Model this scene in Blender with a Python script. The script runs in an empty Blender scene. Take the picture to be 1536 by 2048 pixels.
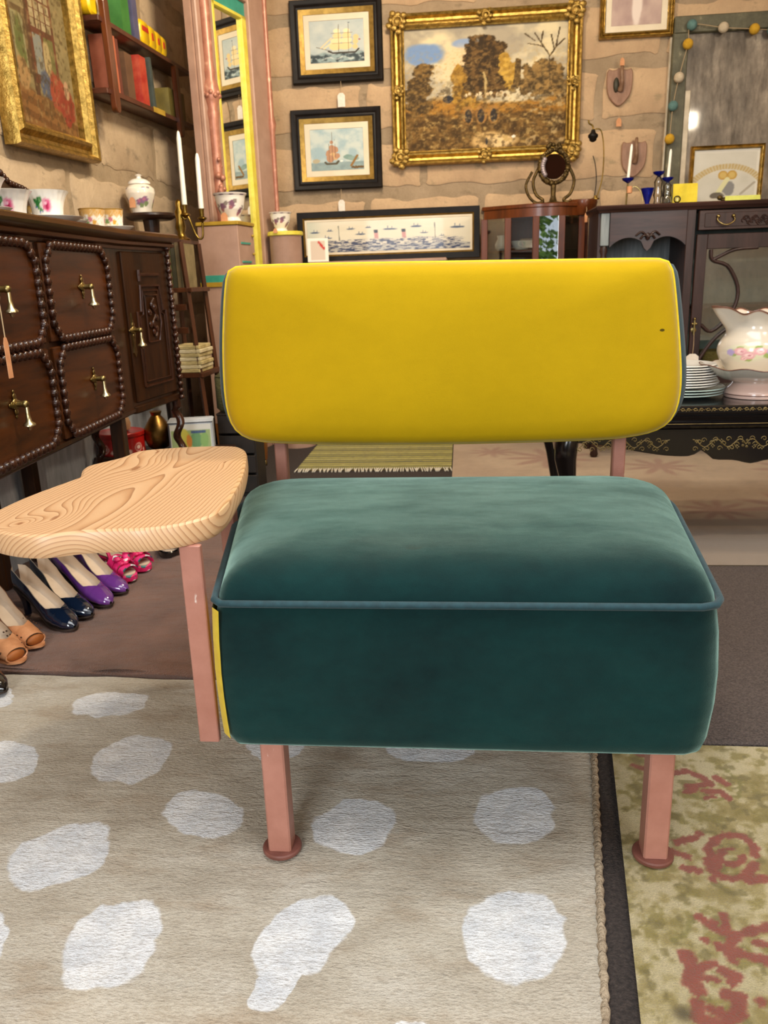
import bpy, bmesh, math, random
import numpy as np
from math import sin, cos, pi, radians, sqrt, atan2
from mathutils import Vector, Matrix

S = bpy.context.scene
COL = S.collection
random.seed(7)

# ------------------------------------------------------------------ camera
FPX, PITCH, YAW, ROLL, CAMH = 1600.0, 16.3, 5.9, 1.9, 0.88
_t, _p, _r = radians(PITCH), radians(YAW), radians(ROLL)
FW = Vector((-sin(_p)*cos(_t), cos(_p)*cos(_t), -sin(_t)))
_rt = Vector((cos(_p), sin(_p), 0)); _up = _rt.cross(FW)
CR = cos(_r)*_rt - sin(_r)*_up
CU = cos(_r)*_up + sin(_r)*_rt
cam_d = bpy.data.cameras.new('camera'); cam = bpy.data.objects.new('camera', cam_d); COL.objects.link(cam)
cam_d.sensor_fit = 'HORIZONTAL'; cam_d.sensor_width = 24.0; cam_d.lens = 24.0*FPX/1536.0
cam_d.clip_start = 0.02
cam_d.dof.use_dof = True; cam_d.dof.focus_distance = 1.35; cam_d.dof.aperture_fstop = 9.0
cam.matrix_world = Matrix(((CR.x, CU.x, -FW.x, 0), (CR.y, CU.y, -FW.y, 0), (CR.z, CU.z, -FW.z, CAMH), (0, 0, 0, 1)))
S.camera = cam
def at(px, py, **k):
    """photo pixel -> point where its sight line meets the plane x=, y= or z="""
    d = FW*FPX + CR*(px-768) - CU*(py-1024)
    a, v = list(k.items())[0]; i = 'xyz'.index(a)
    o = Vector((0, 0, CAMH))
    return o + d*((v-o[i])/d[i])

# ------------------------------------------------------------------ light and exposure
S.view_settings.view_transform = 'Standard'; S.view_settings.look = 'None'
S.view_settings.exposure = 0.0; S.view_settings.gamma = 1.0; S.view_settings.use_curve_mapping = False
world = bpy.data.worlds.new('sky'); S.world = world; world.use_nodes = True
_bg = world.node_tree.nodes['Background']; _bg.inputs[0].default_value = (0.80, 0.90, 1.0, 1); _bg.inputs[1].default_value = 1.0
def area(name, loc, target, sx, sy, power, col, spread=180):
    l = bpy.data.lights.new(name, 'AREA'); l.shape = 'RECTANGLE'; l.size = sx; l.size_y = sy; l.energy = power; l.color = col
    l.spread = radians(spread)
    o = bpy.data.objects.new(name, l); COL.objects.link(o); o.location = loc
    o.rotation_euler = (Vector(target)-Vector(loc)).to_track_quat('-Z', 'Y').to_euler()
    return o
# added daylight lamps at two unseen windows behind the camera and under the ceiling, and the warm shop lamps
area('unseen_window_light_left', (-0.75, -1.88, 1.55), (-0.75, 3, 0.9), 1.0, 1.5, 72, (0.93, 0.97, 1.0))
area('unseen_window_light_right', (2.0, -1.88, 1.55), (2.0, 3, 0.9), 0.8, 1.5, 36, (0.93, 0.97, 1.0))
area('added_ceiling_fill', (0.35, 0.75, 2.72), (0.35, 0.75, 0), 2.2, 1.5, 62, (0.95, 0.98, 1.0))  # fill lamp added below the closed ceiling, which has no opening

# ------------------------------------------------------------------ helpers
def srgb(c):
    if isinstance(c, str):
        c = [int(c[i:i+2], 16)/255 for i in (0, 2, 4)]
    return tuple(x/12.92 if x <= .04045 else ((x+.055)/1.055)**2.4 for x in c)
def lin(a):
    a = np.clip(a, 0, 1); return np.where(a <= .04045, a/12.92, ((a+.055)/1.055)**2.4)

class MB:
    """collects polygons of one part"""
    def __init__(s): s.v = []; s.f = []
    def add(s, vs, fs):
        o = len(s.v); s.v += [tuple(v) for v in vs]; s.f += [tuple(i+o for i in f) for f in fs]; return s
    def box(s, x0, x1, y0, y1, z0, z1, b=0.0, M=None):
        if b <= 0:
            vs = [(x, y, z) for z in (z0, z1) for y in (y0, y1) for x in (x0, x1)]
            fs = [(0, 2, 3, 1), (4, 5, 7, 6), (0, 1, 5, 4), (2, 6, 7, 3), (0, 4, 6, 2), (1, 3, 7, 5)]
        else:
            b = min(b, (x1-x0)*.45, (y1-y0)*.45, (z1-z0)*.45)
            vs = []; fs = []
            # chamfered box: three rings of eight
            def ring(i, z):
                return [(x0+b+i, y0+i, z), (x1-b-i, y0+i, z), (x1-i, y0+b+i, z), (x1-i, y1-b-i, z), (x1-b-i, y1-i, z), (x0+b+i, y1-i, z), (x0+i, y1-b-i, z), (x0+i, y0+b+i, z)]
            rs = [ring(b, z0), ring(0, z0+b), ring(0, z1-b), ring(b, z1)]
            for r in rs: vs += r
            fs.append(tuple(reversed(range(8))))
            for k in range(3):
                for i in range(8): fs.append((k*8+i, k*8+(i+1) % 8, k*8+8+(i+1) % 8, k*8+8+i))
            fs.append(tuple(range(24, 32)))
        if M is not None: vs = [M @ Vector(v) for v in vs]
        return s.add(vs, fs)
    def loft(s, rings, closed=True, cap0=True, cap1=True):
        n = len(rings[0]); vs = [p for r in rings for p in r]; fs = []
        for k in range(len(rings)-1):
            for i in range(n if closed else n-1):
                j = (i+1) % n; fs.append((k*n+i, k*n+j, k*n+n+j, k*n+n+i))
        if cap0: fs.append(tuple(reversed(range(n))))
        if cap1: fs.append(tuple(range((len(rings)-1)*n, len(rings)*n)))
        return s.add(vs, fs)
    def lathe(s, prof, c=(0, 0, 0), n=20, axis='z', cap0=True, cap1=True, ripple=None):
        rings = []
        for r, h in prof:
            ring = []
            for i in range(n):
                a = 2*pi*i/n; rr = max(r, 1e-5)
                if ripple: rr *= 1+ripple[1]*cos(ripple[0]*a)
                p = (rr*cos(a), rr*sin(a), h)
                if axis == 'x': p = (h, rr*cos(a), rr*sin(a))
                if axis == 'y': p = (rr*sin(a), h, rr*cos(a))
                ring.append((p[0]+c[0], p[1]+c[1], p[2]+c[2]))
            rings.append(ring)
        return s.loft(rings, True, cap0, cap1)
    def tube(s, path, r, n=8, closed=False, caps=True):
        path = [Vector(p) for p in path]; m = len(path); rings = []
        rad = r if isinstance(r, (list, tuple)) else [r]*m
        up = None
        for k in range(m):
            if closed: t = path[(k+1) % m]-path[k-1]
            else: t = path[min(k+1, m-1)]-path[max(k-1, 0)]
            if t.length < 1e-9: t = Vector((0, 0, 1))
            t.normalize()
            if up is None:
                up = Vector((0, 0, 1)) if abs(t.z) < .9 else Vector((1, 0, 0))
            a = up-t*up.dot(t)
            if a.length < 1e-6: a = t.orthogonal()
            a.normalize(); b = t.cross(a); up = a
            rings.append([path[k]+rad[k]*(cos(2*pi*i/n)*a+sin(2*pi*i/n)*b) for i in range(n)])
        if closed: rings.append(rings[0])
        return s.loft(rings, True, caps and not closed, caps and not closed)
    def cyl(s, p0, p1, r0, r1=None, n=12):
        return s.tube([p0, p1], [r0, r0 if r1 is None else r1], n)
    def ball(s, c, r, n=10, sc=(1, 1, 1)):
        m = max(4, n//2); rings = []
        for k in range(m+1):
            th = pi*k/m; th = min(max(th, .02), pi-.02)
            rings.append([(c[0]+sc[0]*r*sin(th)*cos(2*pi*i/n), c[1]+sc[1]*r*sin(th)*sin(2*pi*i/n), c[2]-sc[2]*r*cos(th)) for i in range(n)])
        return s.loft(rings)
    def prism(s, out, z0, z1, plane='xy', bev=0.0):
        """extrude a 2-D outline; plane xy -> along z, xz -> along y, yz -> along x"""
        def P(p, h):
            if plane == 'xy': return (p[0], p[1], h)
            if plane == 'xz': return (p[0], h, p[1])
            return (h, p[0], p[1])
        if bev <= 0: rings = [[P(p, z0) for p in out], [P(p, z1) for p in out]]
        else:
            ins = inset(out, bev)
            sg = 1 if z1 > z0 else -1
            rings = [[P(p, z0) for p in ins], [P(p, z0+sg*bev) for p in out], [P(p, z1-sg*bev) for p in out], [P(p, z1) for p in ins]]
        return s.loft(rings)
    def grid(s, nx, ny, f):
        vs = [f(i/(nx-1), j/(ny-1)) for j in range(ny) for i in range(nx)]
        fs = [(j*nx+i, j*nx+i+1, j*nx+nx+i+1, j*nx+nx+i) for j in range(ny-1) for i in range(nx-1)]
        return s.add(vs, fs)
    def frame(s, w, h, prof, cx=0, cz=0):
        """mitred picture frame, prof = [(inset, y)], outline w x h in the xz plane"""
        rings = []
        for d, y in prof:
            a, b = w/2-d, h/2-d
            rings.append([(cx-a, y, cz-b), (cx+a, y, cz-b), (cx+a, y, cz+b), (cx-a, y, cz+b)])
        vs = [p for r in rings for p in r]; fs = []
        m = len(rings)
        for k in range(m):
            k2 = (k+1) % m
            for i in range(4):
                j = (i+1) % 4; fs.append((k*4+i, k*4+j, k2*4+j, k2*4+i))
        return s.add(vs, fs)
    def build(s, name, mat, parent=None, smooth=40, loc=None, recalc=True):
        me = bpy.data.meshes.new(name); me.from_pydata(s.v, [], s.f); me.update()
        if recalc:
            bm = bmesh.new(); bm.from_mesh(me); bmesh.ops.recalc_face_normals(bm, faces=bm.faces); bm.to_mesh(me); bm.free()
        if smooth:
            me.shade_smooth(); me.set_sharp_from_angle(angle=radians(smooth))
        if mat is not None: me.materials.append(MAT[mat] if isinstance(mat, str) else mat)
        o = bpy.data.objects.new(name, me); COL.objects.link(o)
        if parent is not None: o.parent = parent
        if loc is not None: o.location = loc
        return o

def inset(out, d):
    n = len(out); res = []
    A = sum(out[i][0]*out[(i+1) % n][1]-out[(i+1) % n][0]*out[i][1] for i in range(n)); sg = 1 if A > 0 else -1
    for i in range(n):
        p0, p1, p2 = out[i-1], out[i], out[(i+1) % n]
        e1 = Vector((p1[0]-p0[0], p1[1]-p0[1])); e2 = Vector((p2[0]-p1[0], p2[1]-p1[1]))
        if e1.length < 1e-9 or e2.length < 1e-9: res.append(p1); continue
        e1.normalize(); e2.normalize()
        nn = Vector((-(e1.y+e2.y), e1.x+e2.x))*sg
        l = nn.length
        if l < 1e-6: res.append(p1); continue
        nn /= l; k = d/max(.4, abs(nn.dot(Vector((-e1.y, e1.x)))))
        res.append((p1[0]+nn.x*k, p1[1]+nn.y*k))
    return res
def chaikin(pts, k=2, closed=True):
    for _ in range(k):
        q = []; n = len(pts)
        rng = range(n) if closed else range(n-1)
        if not closed: q.append(pts[0])
        for i in rng:
            a, b = pts[i], pts[(i+1) % n]
            q.append(tuple(.75*x+.25*y for x, y in zip(a, b))); q.append(tuple(.25*x+.75*y for x, y in zip(a, b)))
        if not closed: q.append(pts[-1])
        pts = q
    return pts
def resample(pts, n, closed=True):
    P = [Vector(p) for p in pts]
    if closed: P.append(P[0])
    L = [0]
    for i in range(len(P)-1): L.append(L[-1]+(P[i+1]-P[i]).length)
    out = []; m = n if closed else n-1; j = 0
    for k in range(n):
        t = L[-1]*k/m
        while j < len(L)-2 and L[j+1] < t: j += 1
        w = (t-L[j])/max(1e-9, L[j+1]-L[j]); out.append(tuple(P[j].lerp(P[j+1], min(1, max(0, w)))))
    return out
def rrect(x0, x1, y0, y1, r, n=5):
    r = min(r, (x1-x0)/2-1e-4, (y1-y0)/2-1e-4)
    out = []
    for cx, cy, a0 in ((x1-r, y0+r, -90), (x1-r, y1-r, 0), (x0+r, y1-r, 90), (x0+r, y0+r, 180)):
        for i in range(n+1):
            a = radians(a0+90*i/n); out.append((cx+r*cos(a), cy+r*sin(a)))
    return out
def spline(pts, n=24):
    """Catmull-Rom through 3-D points"""
    P = [Vector(p) for p in pts]; P = [P[0]*2-P[1]]+P+[P[-1]*2-P[-2]]
    out = []; m = len(P)-3
    for k in range(n):
        t = m*k/(n-1); i = min(int(t), m-1); t -= i
        a, b, c, d = P[i:i+4]
        out.append(.5*((2*b)+(c-a)*t+(2*a-5*b+4*c-d)*t*t+(3*b-a-3*c+d)*t**3))
    return out

def props(o, label=None, cat=None, group=None, kind=None):
    if label: o['label'] = label
    if cat: o['category'] = cat
    if group: o['group'] = group
    if kind: o['kind'] = kind
    return o
def thing(name, label, cat, loc=(0, 0, 0), rotz=0, group=None, rot=None):
    o = bpy.data.objects.new(name, None); COL.objects.link(o); o.empty_display_size = .05
    o.location = loc; o.rotation_euler = rot if rot else (0, 0, radians(rotz))
    return props(o, label, cat, group)
def dup(root, label=None, loc=None, rotz=None):
    def cp(o, par):
        c = o.copy(); COL.objects.link(c); c.parent = par
        for ch in [x for x in KIDS(o)]: cp(ch, c)
        return c
    r = cp(root, None)
    if label: r['label'] = label
    if loc is not None: r.location = loc
    if rotz is not None: r.rotation_euler = (0, 0, radians(rotz))
    return r
def KIDS(o): return [x for x in bpy.data.objects if x.parent is o]
def one(mb, name, mat, label, cat, loc=None, rotz=0, group=None, smooth=40):
    o = mb.build(name, mat, None, smooth, loc); o.rotation_euler = (0, 0, radians(rotz))
    return props(o, label, cat, group)
def struct(mb, name, mat, label=None, smooth=40):
    o = mb.build(name, mat, None, smooth); o['kind'] = 'structure'
    if label: o['label'] = label
    return o

# ------------------------------------------------------------------ materials
MAT = {}
class NT:
    def __init__(s, name):
        m = bpy.data.materials.new(name); m.use_nodes = True; s.m = m; s.t = m.node_tree; s.b = s.t.nodes['Principled BSDF']; MAT[name] = m
        s.out = s.t.nodes['Material Output']; s._tc = None
    def n(s, typ, **k):
        x = s.t.nodes.new(typ)
        for a, v in k.items():
            if a.startswith('i_'):
                key = a[2:]; key = int(key) if key.isdigit() else key.replace('_', ' ')
                x.inputs[key].default_value = v
            else: setattr(x, a, v)
        return x
    def l(s, a, b): s.t.links.new(a, b)
    @property
    def tc(s):
        if s._tc is None: s._tc = s.n('ShaderNodeTexCoord').outputs['Object']
        return s._tc
    def mapping(s, scale=(1, 1, 1), loc=(0, 0, 0), rot=(0, 0, 0), typ='POINT', src=None):
        m = s.n('ShaderNodeMapping', vector_type=typ); s.l(src or s.tc, m.inputs[0])
        m.inputs['Location'].default_value = loc; m.inputs['Rotation'].default_value = rot; m.inputs['Scale'].default_value = scale
        return m.outputs[0]
    def noise(s, scale, detail=3, rough=.55, src=None, dist=0):
        x = s.n('ShaderNodeTexNoise'); x.inputs['Scale'].default_value = scale; x.inputs['Detail'].default_value = detail
        x.inputs['Roughness'].default_value = rough; x.inputs['Distortion'].default_value = dist
        s.l(src or s.tc, x.inputs['Vector']); return x.outputs[0]
    def ramp(s, f, stops, mode='LINEAR'):
        r = s.n('ShaderNodeValToRGB'); e = r.color_ramp.elements; r.color_ramp.interpolation = mode
        while len(e) < len(stops): e.new(.5)
        for x, (p, c) in zip(e, stops):
            x.position = p
            if isinstance(c, (int, float)): c = (c, c, c)
            elif isinstance(c, str): c = srgb(c)
            x.color = (*c[:3], 1)
        s.l(f, r.inputs[0]); return r.outputs[0]
    def mix(s, f, a, b, mode='MIX'):
        m = s.n('ShaderNodeMix', data_type='RGBA', blend_type=mode)
        for i, v in ((0, f), (6, a), (7, b)):
            if hasattr(v, 'is_output'): s.l(v, m.inputs[i])
            elif i == 0: m.inputs[0].default_value = v
            else: m.inputs[i].default_value = (*(srgb(v) if isinstance(v, str) else v)[:3], 1)
        return m.outputs[2]
    def math(s, op, a, b=None, c=None, clamp=False):
        m = s.n('ShaderNodeMath', operation=op, use_clamp=clamp)
        for i, v in enumerate((a, b, c)):
            if v is None: continue
            if hasattr(v, 'is_output'): s.l(v, m.inputs[i])
            else: m.inputs[i].default_value = v
        return m.outputs[0]
    def bump(s, h, strength=.3, dist=.01):
        b = s.n('ShaderNodeBump'); b.inputs['Strength'].default_value = strength; b.inputs['Distance'].default_value = dist
        s.l(h, b.inputs['Height']); s.l(b.outputs[0], s.b.inputs['Normal'])
    def set(s, **k):
        for a, v in k.items():
            key = a.replace('_', ' ')
            if hasattr(v, 'is_output'): s.l(v, s.b.inputs[key])
            elif isinstance(v, str): s.b.inputs[key].default_value = (*srgb(v), 1)
            else: s.b.inputs[key].default_value = v
def mat(name, c1, c2=None, scale=20, rough=.5, metal=0, bump=0, bscale=None, stretch=(1, 1, 1), coat=0, detail=4, lo=.35, hi=.65, **k):
    t = NT(name)
    v = t.mapping(scale=stretch)
    if c2 is not None:
        n = t.noise(scale, detail, .6, v); t.set(Base_Color=t.ramp(n, [(lo, c1), (hi, c2)]))
    else: t.set(Base_Color=c1)
    t.set(Roughness=rough, Metallic=float(metal))
    if coat: t.set(Coat_Weight=coat, Coat_Roughness=.12)
    if bump: t.bump(t.noise(bscale or scale*3, 3, .6, v), bump, .01)
    if k: t.set(**k)
    return t.m
def wood(name, dark, light, axis='x', scale=1.0, rough=.35, coat=.25, bump=.08):
    t = NT(name); st = {'x': (1, 9, 9), 'y': (9, 1, 9), 'z': (9, 9, 1)}[axis]
    v = t.mapping(scale=tuple(a*scale for a in st))
    n = t.noise(3.2, 6, .62, v, .6); f = t.noise(16, 4, .7, v)
    g = t.math('ADD', t.math('MULTIPLY', n, .75), t.math('MULTIPLY', f, .25))
    t.set(Base_Color=t.ramp(g, [(.33, dark), (.68, light)]), Roughness=rough, Specular_IOR_Level=.28)
    if coat: t.set(Coat_Weight=coat, Coat_Roughness=.15)
    t.bump(f, bump, .004)
    return t.m
def velvet(name, deep, mid, sheen_col, sheen=1.0, srough=.35, marks=()):
    t = NT(name)
    n1 = t.noise(3.2, 3, .5, t.mapping(scale=(1, 1, 1))); n2 = t.noise(30, 3, .6, t.mapping(scale=(1.0, 1.3, 1.5)))
    f = t.math('ADD', t.math('MULTIPLY', n1, .75), t.math('MULTIPLY', n2, .25))
    col = t.ramp(f, [(.28, deep), (.72, mid)])
    for (x, y, z, rx, ry, rz, c) in marks:
        w = t.n('ShaderNodeVectorMath', operation='LENGTH')
        t.l(t.mapping(scale=(rx, ry, rz), loc=(x, y, z), typ='TEXTURE'), w.inputs[0])
        wob = t.math('ADD', w.outputs['Value'], t.math('MULTIPLY', t.math('SUBTRACT', t.noise(60, 3), .5), .7))
        col = t.mix(t.ramp(wob, [(.75, .85), (1.1, 0.0)]), col, c)
    t.set(Base_Color=col, Roughness=.85, Sheen_Weight=t.math('MULTIPLY', t.ramp(t.noise(7, 5, .65, t.mapping(scale=(1, 2.2, 2.2), loc=(3, 1, 7))), [(.32, .55), (.62, 1.0)]), sheen), Sheen_Roughness=srough, Specular_IOR_Level=.15)
    t.b.inputs['Sheen Tint'].default_value = (*srgb(sheen_col), 1)
    fine = t.noise(900, 2, .6); t.bump(fine, .25, .002)
    return t.m
# prints: colours sit in a colour attribute computed below
_t1 = NT('print_matt'); _a = _t1.n('ShaderNodeAttribute', attribute_name='Col'); _t1.set(Base_Color=_a.outputs['Color'], Roughness=.6, Specular_IOR_Level=.15)
_t1 = NT('print_glazed'); _a = _t1.n('ShaderNodeAttribute', attribute_name='Col'); _t1.set(Base_Color=_a.outputs['Color'], Roughness=.5, Specular_IOR_Level=.15, Coat_Weight=.22, Coat_Roughness=.04)
_t1 = NT('print_china'); _a = _t1.n('ShaderNodeAttribute', attribute_name='Col'); _t1.set(Base_Color=_a.outputs['Color'], Roughness=.18, Coat_Weight=.4)
_t1 = NT('print_pile'); _a = _t1.n('ShaderNodeAttribute', attribute_name='Col')
_n = _t1.noise(420, 3, .7); _t1.set(Base_Color=_t1.mix(_t1.ramp(_n, [(.3, .42), (.7, 0.0)]), _a.outputs['Color'], (.12, .09, .03)), Roughness=.95, Sheen_Weight=.25)
_t1.bump(_n, .9, .006)

# value noise for the printed pictures
_LAT = {}
def _lat(seed):
    if seed not in _LAT: _LAT[seed] = np.random.RandomState(seed).rand(64, 64)
    return _LAT[seed]
def _lat_old(seed):
    return np.random.RandomState(seed).rand(64, 64)
def vnoise(u, v, sc, seed=0):
    L = _lat(seed); x = np.asarray(u)*sc; y = np.asarray(v)*sc
    xi = np.floor(x).astype(int); yi = np.floor(y).astype(int); fx = x-xi; fy = y-yi
    fx = fx*fx*(3-2*fx); fy = fy*fy*(3-2*fy)
    g = lambda a, b: L[a % 64, b % 64]
    return (g(xi, yi)*(1-fx)+g(xi+1, yi)*fx)*(1-fy)+(g(xi, yi+1)*(1-fx)+g(xi+1, yi+1)*fx)*fy
def fbm(u, v, sc, seed=0, o=4):
    r = 0; a = .5
    for k in range(o): r = r+a*vnoise(u, v, sc*2**k, seed+k); a *= .5
    return r/(1-.5**o)
def ss(e0, e1, x):
    t = np.clip((x-e0)/(e1-e0), 0, 1); return t*t*(3-2*t)
class Art:
    """a colour field on a grid u,v in 0..1"""
    def __init__(s, u, v, base):
        s.u, s.v = u, v; s.c = np.ones(u.shape+(3,))*np.array(s.rgb(base))
    @staticmethod
    def rgb(c): return [int(c[i:i+2], 16)/255 for i in (0, 2, 4)] if isinstance(c, str) else c
    def put(s, mask, col):
        m = np.clip(mask, 0, 1)[..., None]; col = np.array(s.rgb(col)) if not isinstance(col, np.ndarray) else col
        s.c = s.c*(1-m)+col*m
    def two(s, a, b, f): f = f[..., None]; return np.array(s.rgb(a))*(1-f)+np.array(s.rgb(b))*f
    def blob(s, cx, cy, rx, ry, col, rag=.25, sc=14, seed=0, soft=.12, rot=0):
        du, dv = s.u-cx, s.v-cy; a = radians(rot); x = du*cos(a)+dv*sin(a); y = -du*sin(a)+dv*cos(a)
        d = np.sqrt((x/rx)**2+(y/ry)**2)+(fbm(s.u, s.v, sc, seed)-.5)*2*rag
        s.put(ss(1+soft, 1-soft, d), col)
    def line(s, pts, w, col, rag=0.0, sc=40, seed=3):
        d = np.full(s.u.shape, 9.0)
        for (x0, y0), (x1, y1) in zip(pts[:-1], pts[1:]):
            ex, ey = x1-x0, y1-y0; L = ex*ex+ey*ey+1e-12
            t = np.clip(((s.u-x0)*ex+(s.v-y0)*ey)/L, 0, 1)
            d = np.minimum(d, np.hypot(s.u-x0-t*ex, s.v-y0-t*ey))
        if rag: d = d+(fbm(s.u, s.v, sc, seed)-.5)*2*rag
        s.put(ss(w*1.25, w*.75, d), col)
def art_mesh(name, nx, ny, pos, fn, mt, parent, smooth=0):
    """grid whose points are pos(u,v) and whose colours are fn(Art)"""
    u, v = np.meshgrid(np.linspace(0, 1, nx), np.linspace(0, 1, ny))
    P = pos(u, v); co = np.stack([np.broadcast_to(np.asarray(p, float), u.shape) for p in P], -1).reshape(-1, 3)
    a = fn(u, v); c = lin(np.asarray(a)).reshape(-1, 3)
    i = np.arange(nx*ny).reshape(ny, nx)
    f = np.stack([i[:-1, :-1], i[:-1, 1:], i[1:, 1:], i[1:, :-1]], -1).reshape(-1, 4)
    me = bpy.data.meshes.new(name); me.from_pydata(co.tolist(), [], f.tolist())
    at_ = me.color_attributes.new('Col', 'FLOAT_COLOR', 'POINT')
    at_.data.foreach_set('color', np.concatenate([c, np.ones((len(c), 1))], 1).astype(np.float32).ravel())
    if smooth: me.shade_smooth()
    me.materials.append(MAT[mt]); o = bpy.data.objects.new(name, me); COL.objects.link(o)
    if parent is not None: o.parent = parent
    return o
# ------------------------------------------------------------------ surface materials
def plaster(name, c1, c2, stain):
    t = NT(name)
    n = t.noise(4.5, 6, .62); n2 = t.noise(11, 5, .65, t.mapping(scale=(1, 1, 1.4), loc=(3, 1, 2))); f = t.noise(70, 4, .7)
    col = t.ramp(n, [(.32, c1), (.68, c2)])
    col = t.mix(t.ramp(n2, [(.56, 0.0), (.66, .75)]), col, stain)
    col = t.mix(t.math('MULTIPLY', t.ramp(f, [(.3, 1.0), (.6, 0.0)]), .25), col, stain)
    t.set(Base_Color=col, Roughness=.9, Specular_IOR_Level=.2)
    t.bump(t.math('ADD', t.math('MULTIPLY', n2, .6), t.math('MULTIPLY', f, .25)), .5, .02)
plaster('wall_block', 'cbac88', 'b29475', '9a876a')
plaster('wall_block_left', 'c9b293', 'ad977b', '8f8069')
plaster('wall_mortar_left', 'b29d80', '978469', '83745d')
plaster('wall_mortar', 'ab957a', '917d64', '7f6e58')
mat('ceiling_boards', 'b8ab98', 'a79a88', 3, .9)
mat('floor_carpet', '2f2826', '4a403b', 160, .95, bump=.8, bscale=300)
mat('charcoal_rug', '4c423e', '6a5d57', 220, .95, bump=1.0, bscale=260)

# ------------------------------------------------------------------ the room
XL, XR, YB, YF, ZC = -1.45, 2.45, 4.70, -1.95, 2.78
struct(MB().box(XL-.3, XR+.3, YF-.3, YB+.3, -.12, 0), 'floor', 'floor_carpet', 'dark charcoal carpeted shop floor')
struct(MB().box(XL-.3, XR+.3, YF-.3, YB+.3, ZC, ZC+.12), 'ceiling', 'ceiling_boards', 'pale boarded ceiling')
wb = struct(MB().box(XL-.3, XR+.3, YB+.008, YB+.3, 0, ZC), 'wall_back', 'wall_mortar', 'bare block wall with smeared mortar joints')
wl = struct(MB().box(XL-.3, XL-.006, YF-.3, YB+.3, 0, ZC), 'wall_left', 'wall_mortar_left', 'bare plastered block wall beside the sideboard')
struct(MB().box(XR, XR+.3, YF-.3, YB+.3, 0, ZC), 'wall_right', 'wall_block', 'block wall to the right')
fr = MB()
for b in ((XL-.3, -1.3, 0, ZC), (-1.3, -.2, 0, .75), (-1.3, -.2, 2.35, ZC), (-.2, .55, 0, ZC), (.55, 1.5, 2.1, ZC), (1.5, 2.4, 0, .75), (1.5, 2.4, 2.35, ZC), (2.4, XR+.3, 0, ZC)):
    fr.box(b[0], b[1], YF-.2, YF, b[2], b[3])
struct(fr, 'wall_front', 'wall_block', 'wall with windows and doorway behind the viewer')

def block(w, h, seed, dep=.014):
    """one wall block with a ragged, slightly rounded outline, local origin at its centre, facing -y"""
    rnd = random.Random(seed); out = []
    nx, nz = 9, 5; a, b = w/2, h/2
    for i in range(nx): out.append((-a+2*a*i/nx, -b+rnd.uniform(.0, .026)))
    for i in range(nz): out.append((a-rnd.uniform(0, .022), -b+2*b*i/nz))
    for i in range(nx): out.append((a-2*a*i/nx, b-rnd.uniform(.0, .030)))
    for i in range(nz): out.append((-a+rnd.uniform(0, .022), b-2*b*i/nz))
    out = chaikin(out, 1)
    ins = inset(out, .010)
    m = MB(); m.loft([[(x, dep, z) for x, z in out], [(x, .004, z) for x, z in out], [(x, 0, z) for x, z in ins]], True, False, True)
    return m
def lay_blocks(parent, mt, s0, s1, rows, h, length, place, rotz, seed):
    k = 0
    for r, zc in enumerate(rows):
        s = s0-(r % 2)*length*.5
        while s < s1:
            e = min(s+length, s1); b = max(s, s0)
            if e-b > .12:
                o = block(e-b-.022, h-.045, seed+k).build('block', mt, parent, 60)
                o.location = place((b+e)/2, zc); o.rotation_euler = (0, 0, radians(rotz))
            s += length; k += 1
rows = [1.906+.29*i-.145 for i in range(-5, 4)]
lay_blocks(wb, 'wall_block', XL, XR, rows, .29, .62, lambda s, z: (s, YB, z), 0, 100)
lay_blocks(wl, 'wall_block_left', 0.9, YB, rows, .29, .62, lambda s, z: (XL, s, z), 90, 500)

# ------------------------------------------------------------------ garden seen only as a reflection: ground and hedge beyond the doorway
mat('lawn', '5f8a3a', '86ab55', 6, .9); mat('hedge_leaf', '4f8030', 'a8c25a', 9, .7); mat('path_gravel', 'd9d2c4', 'c3baa8', 40, .9)
struct(MB().box(-6, 8, -12, YF-.3, -.2, -.03), 'ground_garden', 'lawn', 'lawn outside the doorway', 0)
struct(MB().add([(-1, -3.4, -.028), (6, -4.6, -.028), (6, -5.6, -.028), (-1, -4.2, -.028)], [(0, 1, 2, 3)]), 'ground_path', 'path_gravel', 'pale path outside the doorway', 0)
m = MB(); rnd = random.Random(21)
for k in range(5000):
    x, y, z = rnd.uniform(-1.5, 5), rnd.uniform(-6.8, -6.0), rnd.uniform(0, 2.6)**1.0; a = rnd.uniform(0, 6.28); r = rnd.uniform(.05, .11)
    m.add([(x-r*cos(a), y, z), (x, y+.12, z-r*.6), (x+r*cos(a), y+rnd.uniform(-.1, .1), z+r*.2), (x, y-.05, z+r*.7)], [(0, 1, 2, 3)])
hg = m.build('hedge', 'hedge_leaf', None, 0); hg['kind'] = 'stuff'; hg['label'] = 'leafy green hedge outside the doorway'; hg['category'] = 'hedge'

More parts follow.
